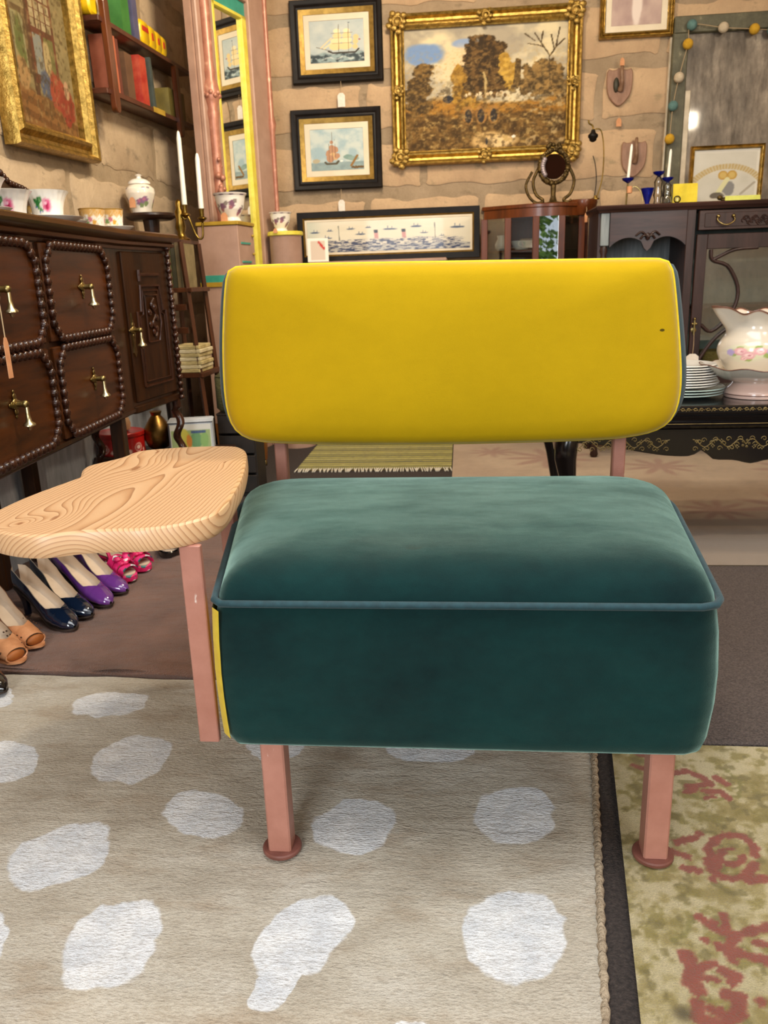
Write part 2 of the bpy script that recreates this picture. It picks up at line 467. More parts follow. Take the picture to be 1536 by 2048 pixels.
# ------------------------------------------------------------------ rugs
def spot_material():
    t = NT('spotted_rug_pile')
    pile = t.noise(230, 3, .65, t.mapping(scale=(.55, 1.3, 1))); big = t.noise(6, 5, .6, t.mapping(scale=(1, 1.4, 1)))
    st = t.noise(13, 4, .65, t.mapping(scale=(.5, 1.3, 1), loc=(5, 2, 0)))
    base = t.ramp(big, [(.3, 'aa9f8e'), (.52, 'c0b7a7'), (.72, 'cdc6b9')])
    base = t.mix(t.ramp(st, [(.52, 0.0), (.72, .6)]), base, '9a8369')
    warp = t.n('ShaderNodeVectorMath', operation='SCALE'); nz = t.n('ShaderNodeTexNoise'); nz.inputs['Scale'].default_value = 42; nz.inputs['Detail'].default_value = 4
    t.l(t.tc, nz.inputs['Vector']); sb = t.n('ShaderNodeVectorMath', operation='SUBTRACT'); sb.inputs[1].default_value = (.5, .5, .5)
    t.l(nz.outputs['Color'], sb.inputs[0]); t.l(sb.outputs[0], warp.inputs[0]); warp.inputs['Scale'].default_value = .02
    ad = t.n('ShaderNodeVectorMath', operation='ADD'); nz2 = t.n('ShaderNodeTexNoise'); nz2.inputs['Scale'].default_value = 10; t.l(t.tc, nz2.inputs['Vector']); sb2 = t.n('ShaderNodeVectorMath', operation='SUBTRACT'); sb2.inputs[1].default_value = (.5, .5, .5); t.l(nz2.outputs['Color'], sb2.inputs[0]); sc2 = t.n('ShaderNodeVectorMath', operation='SCALE'); sc2.inputs['Scale'].default_value = .05; t.l(sb2.outputs[0], sc2.inputs[0]); ad0 = t.n('ShaderNodeVectorMath', operation='ADD'); t.l(t.tc, ad0.inputs[0]); t.l(sc2.outputs[0], ad0.inputs[1])
    t.l(ad0.outputs[0], ad.inputs[0]); t.l(warp.outputs[0], ad.inputs[1])
    best = None
    # printed spots: centre and two half axes, in the photograph's own positions laid down on the floor
    SP = [((222, 1414), (78, -8), (0, 28)), ((266, 1524), (80, -8), (-6, 52)), ((8, 1528), (72, -8), (-6, 42)), ((411, 1637), (84, 4), (0, 50)),
          ((118, 1720), (106, -26), (-14, 66)), ((226, 1897), (110, -18), (-22, 98)), ((605, 1880), (94, -10), (-32, 92)), ((548, 1972), (48, -8), (-12, 52)),
          ((711, 1655), (84, -8), (-6, 62)), ((1028, 1636), (84, -2), (6, 64)), ((1028, 1878), (108, -6), (8, 102)), ((863, 1500), (88, 0), (0, 34)),
          ((548, 1500), (64, 0), (0, 27)), ((-6, 1400), (34, -6), (0, 24)), ((770, 1440), (70, 0), (0, 24)), ((1080, 1450), (70, 0), (0, 26)), ((820, 2110), (90, 0), (0, 60)), ((300, 2130), (90, 0), (0, 60)), ((-60, 1900), (90, -30), (0, 70))]
    for (cx, cy), (ax, ay), (bx, by) in SP:
        c = at(cx, cy, z=0); e1 = at(cx+ax, cy+ay, z=0)-c; e2 = at(cx+bx, cy+by, z=0)-c
        D = e1.x*e2.y-e1.y*e2.x
        s1 = t.n('ShaderNodeVectorMath', operation='SUBTRACT'); t.l(ad.outputs[0], s1.inputs[0]); s1.inputs[1].default_value = (c.x, c.y, 0)
        du = t.n('ShaderNodeVectorMath', operation='DOT_PRODUCT'); t.l(s1.outputs[0], du.inputs[0]); du.inputs[1].default_value = (e2.y/D, -e2.x/D, 0)
        dv = t.n('ShaderNodeVectorMath', operation='DOT_PRODUCT'); t.l(s1.outputs[0], dv.inputs[0]); dv.inputs[1].default_value = (-e1.y/D, e1.x/D, 0)
        q = t.math('SQRT', t.math('ADD', t.math('POWER', t.math('ABSOLUTE', du.outputs['Value']), 2.2), t.math('POWER', t.math('ABSOLUTE', dv.outputs['Value']), 2.2)))
        best = q if best is None else t.math('MINIMUM', best, q)
    white = t.ramp(t.noise(18, 4, .6), [(.3, 'd0d3d8'), (.7, 'ececec')])
    col = t.mix(t.ramp(best, [(.93, 1.0), (1.0, 0.0)]), base, white)
    col = t.mix(t.math('MULTIPLY', t.ramp(pile, [(.25, 1.0), (.55, 0.0)]), .42), col, '84735e')
    t.set(Base_Color=col, Roughness=.95, Specular_IOR_Level=.1, Sheen_Weight=.15)
    t.bump(t.math('ADD', pile, t.math('MULTIPLY', t.noise(34, 3, .6, t.mapping(scale=(.45, 1.5, 1))), 1.2)), .9, .006)
spot_material()
mat('rug_binding', '9d8b74', 'b9a78e', 60, .95, bump=.9, bscale=160)
def hsh(x, y, sc, seed): return float(fbm(np.array(x+9), np.array(y+9), sc, seed, 3))
# spotted rug: one woven piece with soft ripples, plus a stitched binding along its right edge
RT = lambda x: 1.622-.03*(x+1.1)                    # far edge
RR = lambda y: .168+.130*(y-.779)                    # right edge
def rugpt(u, v):
    y0 = .25; x1 = RR(y0+v*(1.6-y0)); x = -1.45+u*(x1+1.45); y = y0+v*(RT(x)-y0)
    return x, y
sr = thing('spotted_rug', 'flat beige rug printed with large white spots, under the bench', 'rug')
m = MB()
def f(u, v):
    x, y = rugpt(u, v); return (x, y, .007+.006*(hsh(x, y, 5, 4)-.5)+.004*(hsh(x, y, 17, 9)-.5))
m.grid(90, 80, f); o = m.build('pile', 'spotted_rug_pile', sr, 180)
m = MB(); path = [];
for i in range(140):
    y = .25+(1.60-.25)*i/139; path.append((RR(y)+.001, y, .006))
m.tube(path, [.0062+.0016*sin(i*2.4) for i in range(140)], 8); m.build('binding', 'rug_binding', sr, 180)
m = MB().box(-1.45, .08, .25, 1.58, .0005, .0035); m.build('backing', 'rug_binding', sr)

# olive and red floral rug (lower right): motifs are strokes of the print
RX0, RX1, RY0, RY1 = .19, 1.35, .30, 1.385
def olive(u, v):
    a = Art(u, v, 'b9a468'); x = RX0+u*(RX1-RX0); y = RY0+v*(RY1-RY0)
    n = fbm(x, y, 22, 3, 5); n2 = fbm(x, y, 70, 8, 4)
    a.c = a.two('a08d48', 'd2c294', ss(.34, .60, n*.5+n2*.5)); a.put(ss(.56, .70, fbm(x, y, 48, 21, 4))*.7, '85751f'); a.put(ss(.60, .70, fbm(x, y, 60, 41, 3))*.6, '6d5f1c')
    ju = (vnoise(x, y, 170, 5)-.5)*.006; jv = (vnoise(x, y, 170, 6)-.5)*.006
    def d_line(pts):
        d = np.full(u.shape, 9.0)
        for (a0, b0), (a1, b1) in zip(pts[:-1], pts[1:]):
            ex, ey = a1-a0, b1-b0; t = np.clip(((x+ju-a0)*ex+(y+jv-b0)*ey)/(ex*ex+ey*ey+1e-9), 0, 1)
            d = np.minimum(d, np.hypot(x+ju-a0-t*ex, y+jv-b0-t*ey))
        return d
    red = np.zeros(u.shape); grn = np.zeros(u.shape)
    def st(px, w, tgt='r'):
        nonlocal red, grn
        pts = [tuple(at(p, q, z=0)[:2]) for p, q in px]
        if len(pts) == 1: pts = pts*2
        w = w*.74; mk = ss(w*1.2, w*.8, d_line(pts))
        if tgt == 'r': red = np.maximum(red, mk)
        else: grn = np.maximum(grn, mk)
    st([(1345, 1555), (1375, 1550), (1400, 1560), (1420, 1575), (1375, 1582)], .010); st([(1430, 1562), (1450, 1575)], .010); st([(1410, 1590), (1440, 1590), (1455, 1605)], .010); st([(1372, 1592), (1390, 1585)], .009)
    st([(1270, 1512), (1288, 1520)], .010); st([(1268, 1540), (1285, 1545)], .009); st([(1410, 1604), (1425, 1600)], .006)
    st([(1355, 1692), (1388, 1684)], .010); st([(1398, 1676)], .010); st([(1345, 1712), (1372, 1722)], .010); st([(1370, 1745), (1398, 1750)], .010); st([(1425, 1768)], .010)
    cx, cy = 1462, 1722
    for a0, a1, ph in ((200, 300, 0), (310, 360, 0), (20, 95, 0), (110, 180, 0)):
        st([(cx+48*cos(radians(b)), cy+44*sin(radians(b))) for b in range(a0, a1+1, 12)], .010)
    st([(cx+22*cos(radians(b)), cy+16*sin(radians(b))) for b in range(0, 300, 30)], .007); st([(1420, 1715), (1430, 1740)], .012); st([(1500, 1770), (1525, 1765)], .012)
    st([(1400, 1845), (1420, 1862), (1445, 1872), (1470, 1880), (1500, 1872), (1536, 1862)], .010); st([(1445, 1840), (1452, 1868)], .008); st([(1425, 1850), (1432, 1868)], .007)
    st([(1440, 1900), (1465, 1912), (1500, 1922), (1536, 1930)], .011); st([(1472, 1885), (1455, 1905), (1465, 1930)], .010); st([(1510, 1895), (1536, 1900)], .009); st([(1410, 1890)], .008)
    st([(1372, 1920), (1385, 1950), (1380, 1975), (1395, 1990)], .014); st([(1400, 1945), (1425, 1935), (1450, 1950), (1465, 1975)], .010); st([(1405, 1965), (1432, 1968)], .008); st([(1472, 1962)], .012)
    st([(1395, 2020), (1395, 2048), (1440, 2060), (1475, 2040), (1478, 2005), (1455, 2000)], .013); st([(1425, 2030), (1445, 2036)], .010); st([(1520, 2015)], .010)
    st([(1360, 1590), (1420, 1610), (1475, 1600), (1480, 1570), (1450, 1545)], .004, 'g'); st([(1380, 1850), (1370, 1880), (1345, 1890)], .005, 'g'); st([(1290, 1660), (1320, 1665)], .004, 'g')
    for i in range(4):
        for j in range(4):
            gx, gy = .62+.26*i+.05*(j % 2), .36+.27*j
            if gx < .72 and gy > .7: continue
            rr = np.hypot(x+ju-gx, y+jv-gy); th = np.arctan2(y-gy, x-gx); red = np.maximum(red, ss(.009, .006, np.abs(rr-.055-.012*np.cos(5*th)))*(np.cos(4*th+i) > -.7)); red = np.maximum(red, ss(.022, .016, rr)*(np.cos(3*th) > -.5))
            for q in range(5): red = np.maximum(red, ss(.014, .009, np.hypot(x+ju-gx-.10*cos(q*1.256+j), y+jv-gy-.10*sin(q*1.256+j))))
    a.put(grn*.7, '7d7420'); a.put(red*.92, a.two('8a2c1f', 'a33e2b', n2))
    a.put(ss(.02, .0, np.hypot(x-at(1365, 2038, z=0).x, y-at(1365, 2038, z=0).y))*.9, '4d3f18'); return a.c
orug = thing('floral_rug', 'olive gold rug with red floral motifs under the bench right leg', 'rug')
def opos(u, v):
    x = RX0+u*(RX1-RX0); y = RY0+v*(RY1-RY0); x = np.maximum(x, .212+.115*(y-.788)+0*y); return x, y, .008+.003*(fbm(x+9, y+9, 9, 2)-.5)
art_mesh('pile', 330, 330, opos, olive, 'print_pile', orug, 1)
mat('rug_backing', '6b5a30', '7c6a3b', 60, .95)
MB().add([(.215, .31, .001), (1.34, .31, .001), (1.34, 1.38, .001), (.285, 1.38, .001), (.215, .31, .006), (1.34, .31, .006), (1.34, 1.38, .006), (.285, 1.38, .006)], [(0, 3, 2, 1), (4, 5, 6, 7), (0, 1, 5, 4), (1, 2, 6, 5), (2, 3, 7, 6), (3, 0, 4, 7)]).build('backing', 'rug_backing', orug)

m = MB().prism(rrect(.36, 1.75, 1.39, 2.365, .01), .0005, .012, 'xy', .004)
one(m, 'charcoal_rug', 'charcoal_rug', 'plain charcoal brown rug behind the bench, right side', 'rug')

def beige(u, v):
    a = Art(u, v, 'c9a98b'); x = -.05+u*2.2; y = 2.38+v*1.95
    n = fbm(x, y, 5, 3, 5); a.c = a.two('c0a080', 'd6b896', ss(.3, .7, n))
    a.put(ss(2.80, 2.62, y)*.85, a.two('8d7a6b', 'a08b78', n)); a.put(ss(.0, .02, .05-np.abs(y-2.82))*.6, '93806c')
    for cx, cy, r in ((1.25, 3.0, .20), (1.62, 2.95, .16), (.95, 2.98, .12), (.42, 3.9, .20), (.15, 4.05, .10), (1.5, 3.6, .2), (.9, 3.7, .15)):
        th = np.arctan2(y-cy, x-cx); rr = np.hypot(x-cx, y-cy); a.put(ss(.06, -.02, rr-r*(.62+.38*np.cos(th*9+cx*7)))*.6, 'a8705c')
    a.put((fbm(x, y, 60, 7, 3)-.5)*.5, '8b705c'); return a.c
br = thing('beige_rug', 'beige rug with faded red flowers under the lacquer table', 'rug')
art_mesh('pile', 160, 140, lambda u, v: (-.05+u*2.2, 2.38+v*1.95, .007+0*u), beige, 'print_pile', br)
MB().box(-.045, 2.14, 2.385, 4.325, .0005, .006).build('backing', 'rug_backing', br)

def stripes(u, v):
    a = Art(u, v, 'a89a2c'); w = v+.012*(fbm(u, v, 14, 3)-.5)
    cols = ['6f6a22', 'b5a838', '8a8428', 'c9bd55', '77701f', 'a39a2e', '5d591c', 'b9ad3f', '938a30', 'cfc25e', '7c7525', 'ab9f33']
    k = np.floor(w*26).astype(int)
    for i in range(27): a.put((k == i)*1.0, cols[(i*5) % 12])
    a.put((vnoise(u*3, v, 90, 3)-.5)*.7, '57501c'); return a.c
sg = thing('striped_rug', 'olive and yellow striped woven rug with white fringe on the far floor', 'rug')
sx0, sx1 = -.80, -.055
art_mesh('weave', 60, 160, lambda u, v: (sx0+u*(sx1-sx0), 3.70+v*.6, .0075+.002*np.sin(v*160)), stripes, 'print_pile', sg)
mat('fringe_white', 'd8d2c2', 'bdb5a2', 60, .9)
m = MB(); rnd = random.Random(3)
for i in range(70):
    x = sx0+(sx1-sx0)*(i+.5)/70; a = rnd.uniform(-.4, .4); m.tube([(x, 3.71, .008), (x+.012*a, 3.685, .009), (x+.03*a, 3.66, .004)], .0035, 5)
o = m.build('fringe', 'fringe_white', sg); o['kind'] = 'stuff'
MB().box(sx0, sx1, 3.70, 4.30, .0005, .0055).build('backing', 'rug_backing', sg)

# brown cloth under the shoes
t = NT('brown_cloth'); n = t.noise(7, 4, .6); t.set(Base_Color=t.ramp(n, [(.3, '64402d'), (.7, '865b45')]), Roughness=.9, Sheen_Weight=.2)
t.bump(t.math('ADD', t.noise(420, 2), t.math('MULTIPLY', t.noise(16, 4, .6, t.mapping(scale=(.6, 1.6, 1))), 3.0)), .7, .018)
bc = thing('brown_cloth', 'wrinkled brown cloth spread on the floor beneath the shoes', 'cloth')
def f(u, v):
    x = -1.448+u*.99; y = 1.63-.028*(x+1.1)+v*1.05
    z = .010+.012*hsh(x, y, 9, 31)+.016*abs(sin(17*(y+.22*x)+5*hsh(x, y, 4, 2)))**3*max(0, hsh(x, y, 5, 12)-.25)
    return (x, y, z)
MB().grid(80, 80, f).build('cloth', 'brown_cloth', bc, 180)
def hem(k, w):
    x = -1.448+.99*k; y = 1.63-.028*(x+1.1); return x, y
rings = []
for i in range(40):
    x, y = hem(i/39, 0); h = .022+.004*sin(i*.7)
    rings.append([(x, y+.055, .014), (x, y+.03, h), (x, y+.008, h), (x, y-.004, h*.6), (x, y, .001), (x, y+.055, .001)])
MB().loft(rings).build('folded_hem', 'brown_cloth', bc, 60)
# ------------------------------------------------------------------ the bench (chair with fixed side table)
velvet('velvet_teal', '01171a', '083534', 'b4dccf', 1.0, .40, marks=((-.072, 1.102-1.3, .503, .014, .009, .2, '010c0c'), (-.06, 1.13-1.3, .503, .12, .03, .2, '031f20')))
velvet('velvet_yellow', 'ab8c03', 'bb9907', 'f7f0b8', .5, .34, marks=((.374, 1.575-1.3, .769, .0055, .08, .003, '1c1703'),))
mat('velvet_yellow_edge', 'd3b40a', 'e0c51c', 60, .8, Sheen_Weight=.1)
mat('piping_teal', '0a3038', '113d46', 80, .75, Sheen_Weight=.12)
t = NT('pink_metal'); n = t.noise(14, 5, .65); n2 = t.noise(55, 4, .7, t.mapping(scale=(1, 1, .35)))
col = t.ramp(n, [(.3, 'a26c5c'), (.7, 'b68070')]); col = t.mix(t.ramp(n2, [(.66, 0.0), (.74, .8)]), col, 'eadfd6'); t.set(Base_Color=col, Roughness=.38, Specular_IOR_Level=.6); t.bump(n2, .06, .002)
mat('pink_metal_foot', '6a3f36', '7d4e44', 30, .4)
bench = thing('upholstered_bench', 'yellow and teal velvet bench on pink metal legs with a pine side table', 'bench', (0, 1.3, 0))
def B(mb, name, mt, parent=bench, smooth=40):
    off = 1.3 if parent is bench else 0
    mb.v = [(x, y-1.3, z) for x, y, z in mb.v]
    return mb.build(name, mt, parent, smooth)
# seat: trapezoid plan, wider at the back
def seat_out(n=120):
    raw = [(-.349, 1.022), (.341, 1.022), (.405, 1.60), (-.462, 1.60)]
    rad = [.016, .035, .115, .115]; out = []
    for i, p in enumerate(raw):
        a, b = Vector(raw[i-1])-Vector(p), Vector(raw[(i+1) % 4])-Vector(p); a.normalize(); b.normalize(); r = rad[i]
        q0, q1 = Vector(p)+a*r, Vector(p)+b*r
        for k in range(9):
            w = k/8; out.append(tuple((1-w)**2*q0+2*w*(1-w)*Vector(p)+w*w*q1))
    return resample(out, n)
SO = seat_out(); scx, scy = -.016, 1.31
def seat_ring(d, z, bulge=0):
    r = []
    for x, y in SO:
        kx, ky = (x-scx), (y-scy)
        sx = 1-d/.40+bulge/.40; sy = 1-d/.30+bulge/.30*.5
        dx = max(0, abs(kx)/.42); dy = max(0, abs(ky)/.29)
        r.append((scx+kx*sx, scy+ky*sy, z))
    return r
rings = [seat_ring(.030, .213), seat_ring(.012, .2138), seat_ring(.005, .2165), seat_ring(.001, .222), seat_ring(-.001, .235, .002), seat_ring(0, .29, .009), seat_ring(0, .34, .010), seat_ring(0, .40, .006), seat_ring(0, .432, .001), seat_ring(.003, .4475), seat_ring(.004, .454), seat_ring(.007, .461), seat_ring(.011, .4695), seat_ring(.018, .4785), seat_ring(.030, .4875), seat_ring(.048, .4955), seat_ring(.072, .5010), seat_ring(.105, .5045), seat_ring(.14, .5065), seat_ring(.18, .508), seat_ring(.22, .509), seat_ring(.26, .5095)]
m = MB().loft(rings)
seat = B(m, 'seat_cushion', 'velvet_teal', bench, 60)
B(MB().tube(seat_ring(-.0035, .4465), .0054, 10, closed=True), 'piping', 'piping_teal', seat, 180)
# yellow side panel on the left flank
side = [i for i, (x, y) in enumerate(SO) if x < -.335 and 1.022 < y < 1.52]
side.sort(key=lambda i: SO[i][1])
rg = []
for z, bl in ((.232, .001), (.26, .003), (.30, .005), (.34, .0055), (.39, .004), (.436, .001)):
    ring = seat_ring(-.0065, z, bl); rg.append([ring[i] for i in side])
B(MB().loft(rg, False, False, False), 'side_panel', 'velvet_yellow_edge', seat, 180)
# back cushion
YO = [(470, 533), (700, 527), (1000, 523), (1300, 518), (1334, 520), (1345, 535), (1352, 600), (1359, 690), (1362, 760), (1357, 805), (1344, 840), (1315, 861), (1270, 872), (1200, 880), (900, 888), (700, 888), (550, 886), (500, 880), (470, 862), (456, 830), (449, 780), (446, 700), (448, 620), (452, 560), (457, 541)]
BO = [at(x, y, y=1.62) for x, y in YO]; BO = resample(chaikin([(p.x, p.z) for p in BO], 2), 140)
bcx, bcz = sum(p[0] for p in BO)/140, sum(p[1] for p in BO)/140
def bk(s_, y, ox=0, oz=0):
    out = []
    for x, z in BO:
        dx, dz = x-bcx, z-bcz
        out.append((bcx+dx*s_*(1+ox/.45), y, bcz+dz*s_*(1+oz/.17)))
    return out
back = B(MB().loft([bk(1, 1.632), bk(.996, 1.618), bk(.985, 1.605), bk(.965, 1.594), bk(.93, 1.585), bk(.86, 1.577), bk(.72, 1.571), bk(.5, 1.567), bk(.25, 1.565)], True, False, True), 'back_cushion', 'velvet_yellow', bench, 180)
B(MB().loft([bk(.998, 1.630), bk(1, 1.634, .004, -.002), bk(1, 1.645, .014, -.003), bk(1, 1.675, .025, -.004), bk(1, 1.705, .024, -.006), bk(1, 1.725, .012, -.010), bk(.97, 1.735)], True, False, True), 'boxing', 'piping_teal', back, 60)
B(MB().tube(bk(1, 1.628, .0015, 0), .0032, 8, closed=True), 'seam', 'velvet_yellow_edge', back, 180)
# legs, feet and posts
def leg(cx, cy, z0, z1, w, d, name='leg', foot=True):
    m = MB().box(cx-w/2, cx+w/2, cy-d/2, cy+d/2, z0, z1, .0025)
    o = B(m, name, 'pink_metal', bench)
    if foot: B(MB().lathe([(.0295, 0), (.031, .002), (.031, .006), (.029, .008)], (cx, cy, 0.010), 28), 'foot_disc', 'pink_metal_foot', o, 30)
    return o
leg(-.290, 1.055, .016, .25, .036, .036); leg(.289, 1.070, .016, .25, .036, .036)
leg(-.398, 1.700, .002, .62, .026, .026, 'post', False); leg(.327, 1.700, .002, .62, .026, .026, 'post', False)
B(MB().box(-.40, .33, 1.69, 1.712, .255, .285, .002), 'cross_bar', 'pink_metal')
B(MB().box(-.32, -.30, 1.06, 1.70, .225, .25), 'under_rail', 'pink_metal'); B(MB().box(.27, .29, 1.06, 1.70, .225, .25), 'under_rail', 'pink_metal')
# side table
t = NT('pine'); v0 = t.mapping(scale=(1, .10, 1))
wv = t.n('ShaderNodeVectorMath', operation='SCALE'); nz = t.n('ShaderNodeTexNoise'); nz.inputs['Scale'].default_value = 5; nz.inputs['Detail'].default_value = 2; t.l(t.mapping(scale=(1, .45, 1)), nz.inputs['Vector'])
sb = t.n('ShaderNodeVectorMath', operation='SUBTRACT'); sb.inputs[1].default_value = (.5, .5, .5); t.l(nz.outputs['Color'], sb.inputs[0]); t.l(sb.outputs[0], wv.inputs[0]); wv.inputs['Scale'].default_value = .040
ad = t.n('ShaderNodeVectorMath', operation='ADD'); t.l(v0, ad.inputs[0]); t.l(wv.outputs[0], ad.inputs[1])
src = ad.outputs[0]; knot_mask = None
KN = [at(272, 938, z=.555), at(110, 1037, z=.555), at(40, 1049, z=.555), at(450, 925, z=.555), at(315, 905, z=.555)]
for i, k in enumerate(KN):
    kk = Vector((k.x, k.y-1.3, k.z)); ry, rx = ((.075, .022), (.045, .013), (.02, .008), (.03, .006), (.045, .009))[i]
    L = t.n('ShaderNodeVectorMath', operation='LENGTH'); t.l(t.mapping(scale=(rx*2.4, ry*1.6, .5), loc=kk, typ='TEXTURE'), L.inputs[0])
    g = t.math('POWER', 2.718, t.math('MULTIPLY', t.math('MULTIPLY', L.outputs['Value'], L.outputs['Value']), -1.0))
    sc_ = t.n('ShaderNodeVectorMath', operation='SCALE'); sc_.inputs[0].default_value = (.0, 0, .03 if i < 3 else .01); t.l(g, sc_.inputs['Scale'])
    a2 = t.n('ShaderNodeVectorMath', operation='ADD'); t.l(src, a2.inputs[0]); t.l(sc_.outputs[0], a2.inputs[1]); src = a2.outputs[0]
    L2 = t.n('ShaderNodeVectorMath', operation='LENGTH'); t.l(t.mapping(scale=(rx*.55, ry*.45, .5), loc=kk, typ='TEXTURE'), L2.inputs[0])
    km = t.ramp(t.math('ADD', L2.outputs['Value'], t.math('MULTIPLY', t.noise(70, 2), .5)), [(.6, .75), (1.15, 0.0)]); knot_mask = km if knot_mask is None else t.math('MAXIMUM', knot_mask, km)
w = t.n('ShaderNodeTexWave', wave_type='RINGS', rings_direction='Y', wave_profile='SAW'); w.inputs['Scale'].default_value = 54; w.inputs['Distortion'].default_value = .5; w.inputs['Detail'].default_value = 2; w.inputs['Detail Scale'].default_value = 1.2
t.l(t.mapping(loc=(.55, 0, -.46), src=src), w.inputs['Vector'])
col = t.ramp(w.outputs['Fac'], [(.0, 'd3ad84'), (.60, 'cba177'), (.84, 'b5855b'), (.96, '946440'), (1.0, 'cda67c')])
col = t.mix(t.math('MULTIPLY', t.noise(9, 4, .6, t.mapping(scale=(1, .2, 1))), .30), col, 'dfbd94'); col = t.mix(knot_mask, col, '8a5530')
t.set(Base_Color=col, Roughness=.45, Coat_Weight=.15, Coat_Roughness=.3); t.bump(w.outputs['Fac'], .05, .002)
TO = [(497, 906), (489, 951), (470, 985), (457, 1008), (432, 1029), (404, 1039), (352, 1052), (281, 1060), (225, 1060), (176, 1062), (134, 1066), (105, 1070), (70, 1073), (35, 1071), (0, 1066), (-25, 1058), (-42, 1046), (-35, 1033), (0, 1015), (35, 999), (70, 985), (134, 962), (160, 953), (160, 941), (169, 932), (197, 925), (228, 918), (246, 913), (260, 906), (281, 900), (352, 894), (422, 891), (470, 891), (488, 895)]
tp = [at(x, y, z=.556) for x, y in TO]; tp = resample(chaikin([(p.x, p.y) for p in tp], 2), 130)
i1, i2, i3 = inset(tp, .0006), inset(tp, .0025), inset(tp, .007)
m = MB().loft([[(x, y, .521) for x, y in i3], [(x, y, .5225) for x, y in i2], [(x, y, .526) for x, y in i1], [(x, y, .531) for x, y in tp], [(x, y, .549) for x, y in i1], [(x, y, .5535) for x, y in i2], [(x, y, .556) for x, y in i3]])
B(m, 'table_top', 'pine', bench, 28)
B(MB().box(-.4055, -.3745, 1.050, 1.062, .203, .522, .0015), 'table_leg', 'pink_metal'); B(MB().box(-.450, -.424, 1.385, 1.415, .21, .522, .0015), 'table_leg', 'pink_metal')
# ------------------------------------------------------------------ dark oak sideboard along the left wall
wood('oak_dark', '150903', '3d2009', 'z', .8, .36, .12); wood('oak_drawer', '1b0b02', '562a07', 'x', .7, .38, .10); wood('oak_top', '200f04', '4f2b0d', 'x', .8, .30, .3)
wood('oak_bead', '1f0f09', '472617', 'z', 2, .22, .4)
mat('brass_pale', 'd3c8a4', 'b3a375', 40, .28, 1); mat('brass_dark', '7d6d40', 'a59262', 30, .32, 1); mat('brass_gold', '5f4a1c', '9a7c3c', 25, .32, 1)
sbd = thing('sideboard', 'dark carved oak sideboard with bobbin mouldings and brass drop handles', 'sideboard', (-1.06, 2.5, 0), 93.5)
RB = Matrix.Rotation(radians(-9.5), 4, 'Z')
def tr(mb, M): mb.v = [tuple(M @ Vector(v)) for v in mb.v]; return mb
def pB(x, y): v = RB @ Vector((x, y, 0)); return (v.x, v.y)
body_out = [(-1.05, 0), (-.005, 0), pB(.335, 0), pB(.335, .37), (-.02, .36), (-1.05, .36)]
MB().prism(body_out, .485, 1.0, 'xy').build('carcass', 'oak_dark', sbd)
def ovr(e): return [(-1.05-e, -e), (-.002, -e), pB(.338+e, -e), pB(.338+e, .375), (-.02, .37), (-1.05-e, .37)]
m = MB(); m.loft([[(x, y, z) for x, y in ovr(e)] for e, z in ((.006, .992), (.010, 1.0), (.022, 1.006), (.024, 1.014), (.018, 1.018), (.032, 1.026), (.038, 1.034), (.036, 1.044), (.030, 1.048))])
m.build('top', 'oak_top', sbd, 30)
MB().box(-1.05, -.005, -.006, .02, .485, .503, .004).build('bottom_rail', 'oak_dark', sbd)
tr(MB().box(0, .335, -.006, .02, .48, .505, .004), RB).build('bottom_rail', 'oak_dark', sbd)
def beads(path, step, r, sq=(1, 1, 1)):
    L = resample(path, max(6, int(sum((Vector(path[i+1])-Vector(path[i])).length for i in range(len(path)-1))/step)), False); m = MB()
    for p in L: m.ball(p, r, 8, sq)
    m.tube(path, r*.62, 6); return m
def drop_handle(parent, x, z, y=0.0, rosette=True, M=None):
    h = MB()
    for a in range(4):
        ca, sa = cos(a*pi/2), sin(a*pi/2)
        h.ball((x+.014*ca, y-.003, z+.017*sa), .0085, 8, (1, .3, 1)); h.ball((x+.024*ca, y-.002, z+.028*sa), .0045, 6, (1, .4, 1))
    h.ball((x, y-.003, z), .014, 10, (1, .35, 1)); h.cyl((x, y, z), (x, y-.022, z), .006, .0075, 8); h.ball((x, y-.025, z), .009, 10)
    if M is not None: tr(h, M)
    o = h.build('handle', 'brass_dark', parent, 60)
    d = MB().lathe([(.003, 0), (.0042, -.004), (.0048, -.02), (.007, -.036), (.014, -.041), (.0145, -.045), (.006, -.048), (.004, -.053), (.0008, -.056)], (x, y-.027, z-.004), 12)
    if M is not None: tr(d, M)
    d.build('drop', 'brass_pale', o, 50)
cells = [(-.545, -.135, .757, .985), (-1.02, -.60, .757, .985), (-.545, -.135, .510, .735), (-1.02, -.60, .510, .735)]
for (a, b, z0, z1) in cells:
    d = MB().box(a-.012, b+.012, -.010, .01, z0-.005, z1+.005, .003).build('drawer', 'oak_drawer', sbd)
    c = .040; q = [(a, -.014, z0+c), (a, -.014, z1-c), (a+c, -.014, z1), (b-c, -.014, z1), (b, -.014, z1-c), (b, -.014, z0+c), (b-c, -.014, z0), (a+c, -.014, z0), (a, -.014, z0+c)]
    beads(q, .0245, .0122).build('bobbin_moulding', 'oak_bead', d, 180)
    drop_handle(d, (a+b)/2+.012, (z0+z1)/2+.012, -.010)
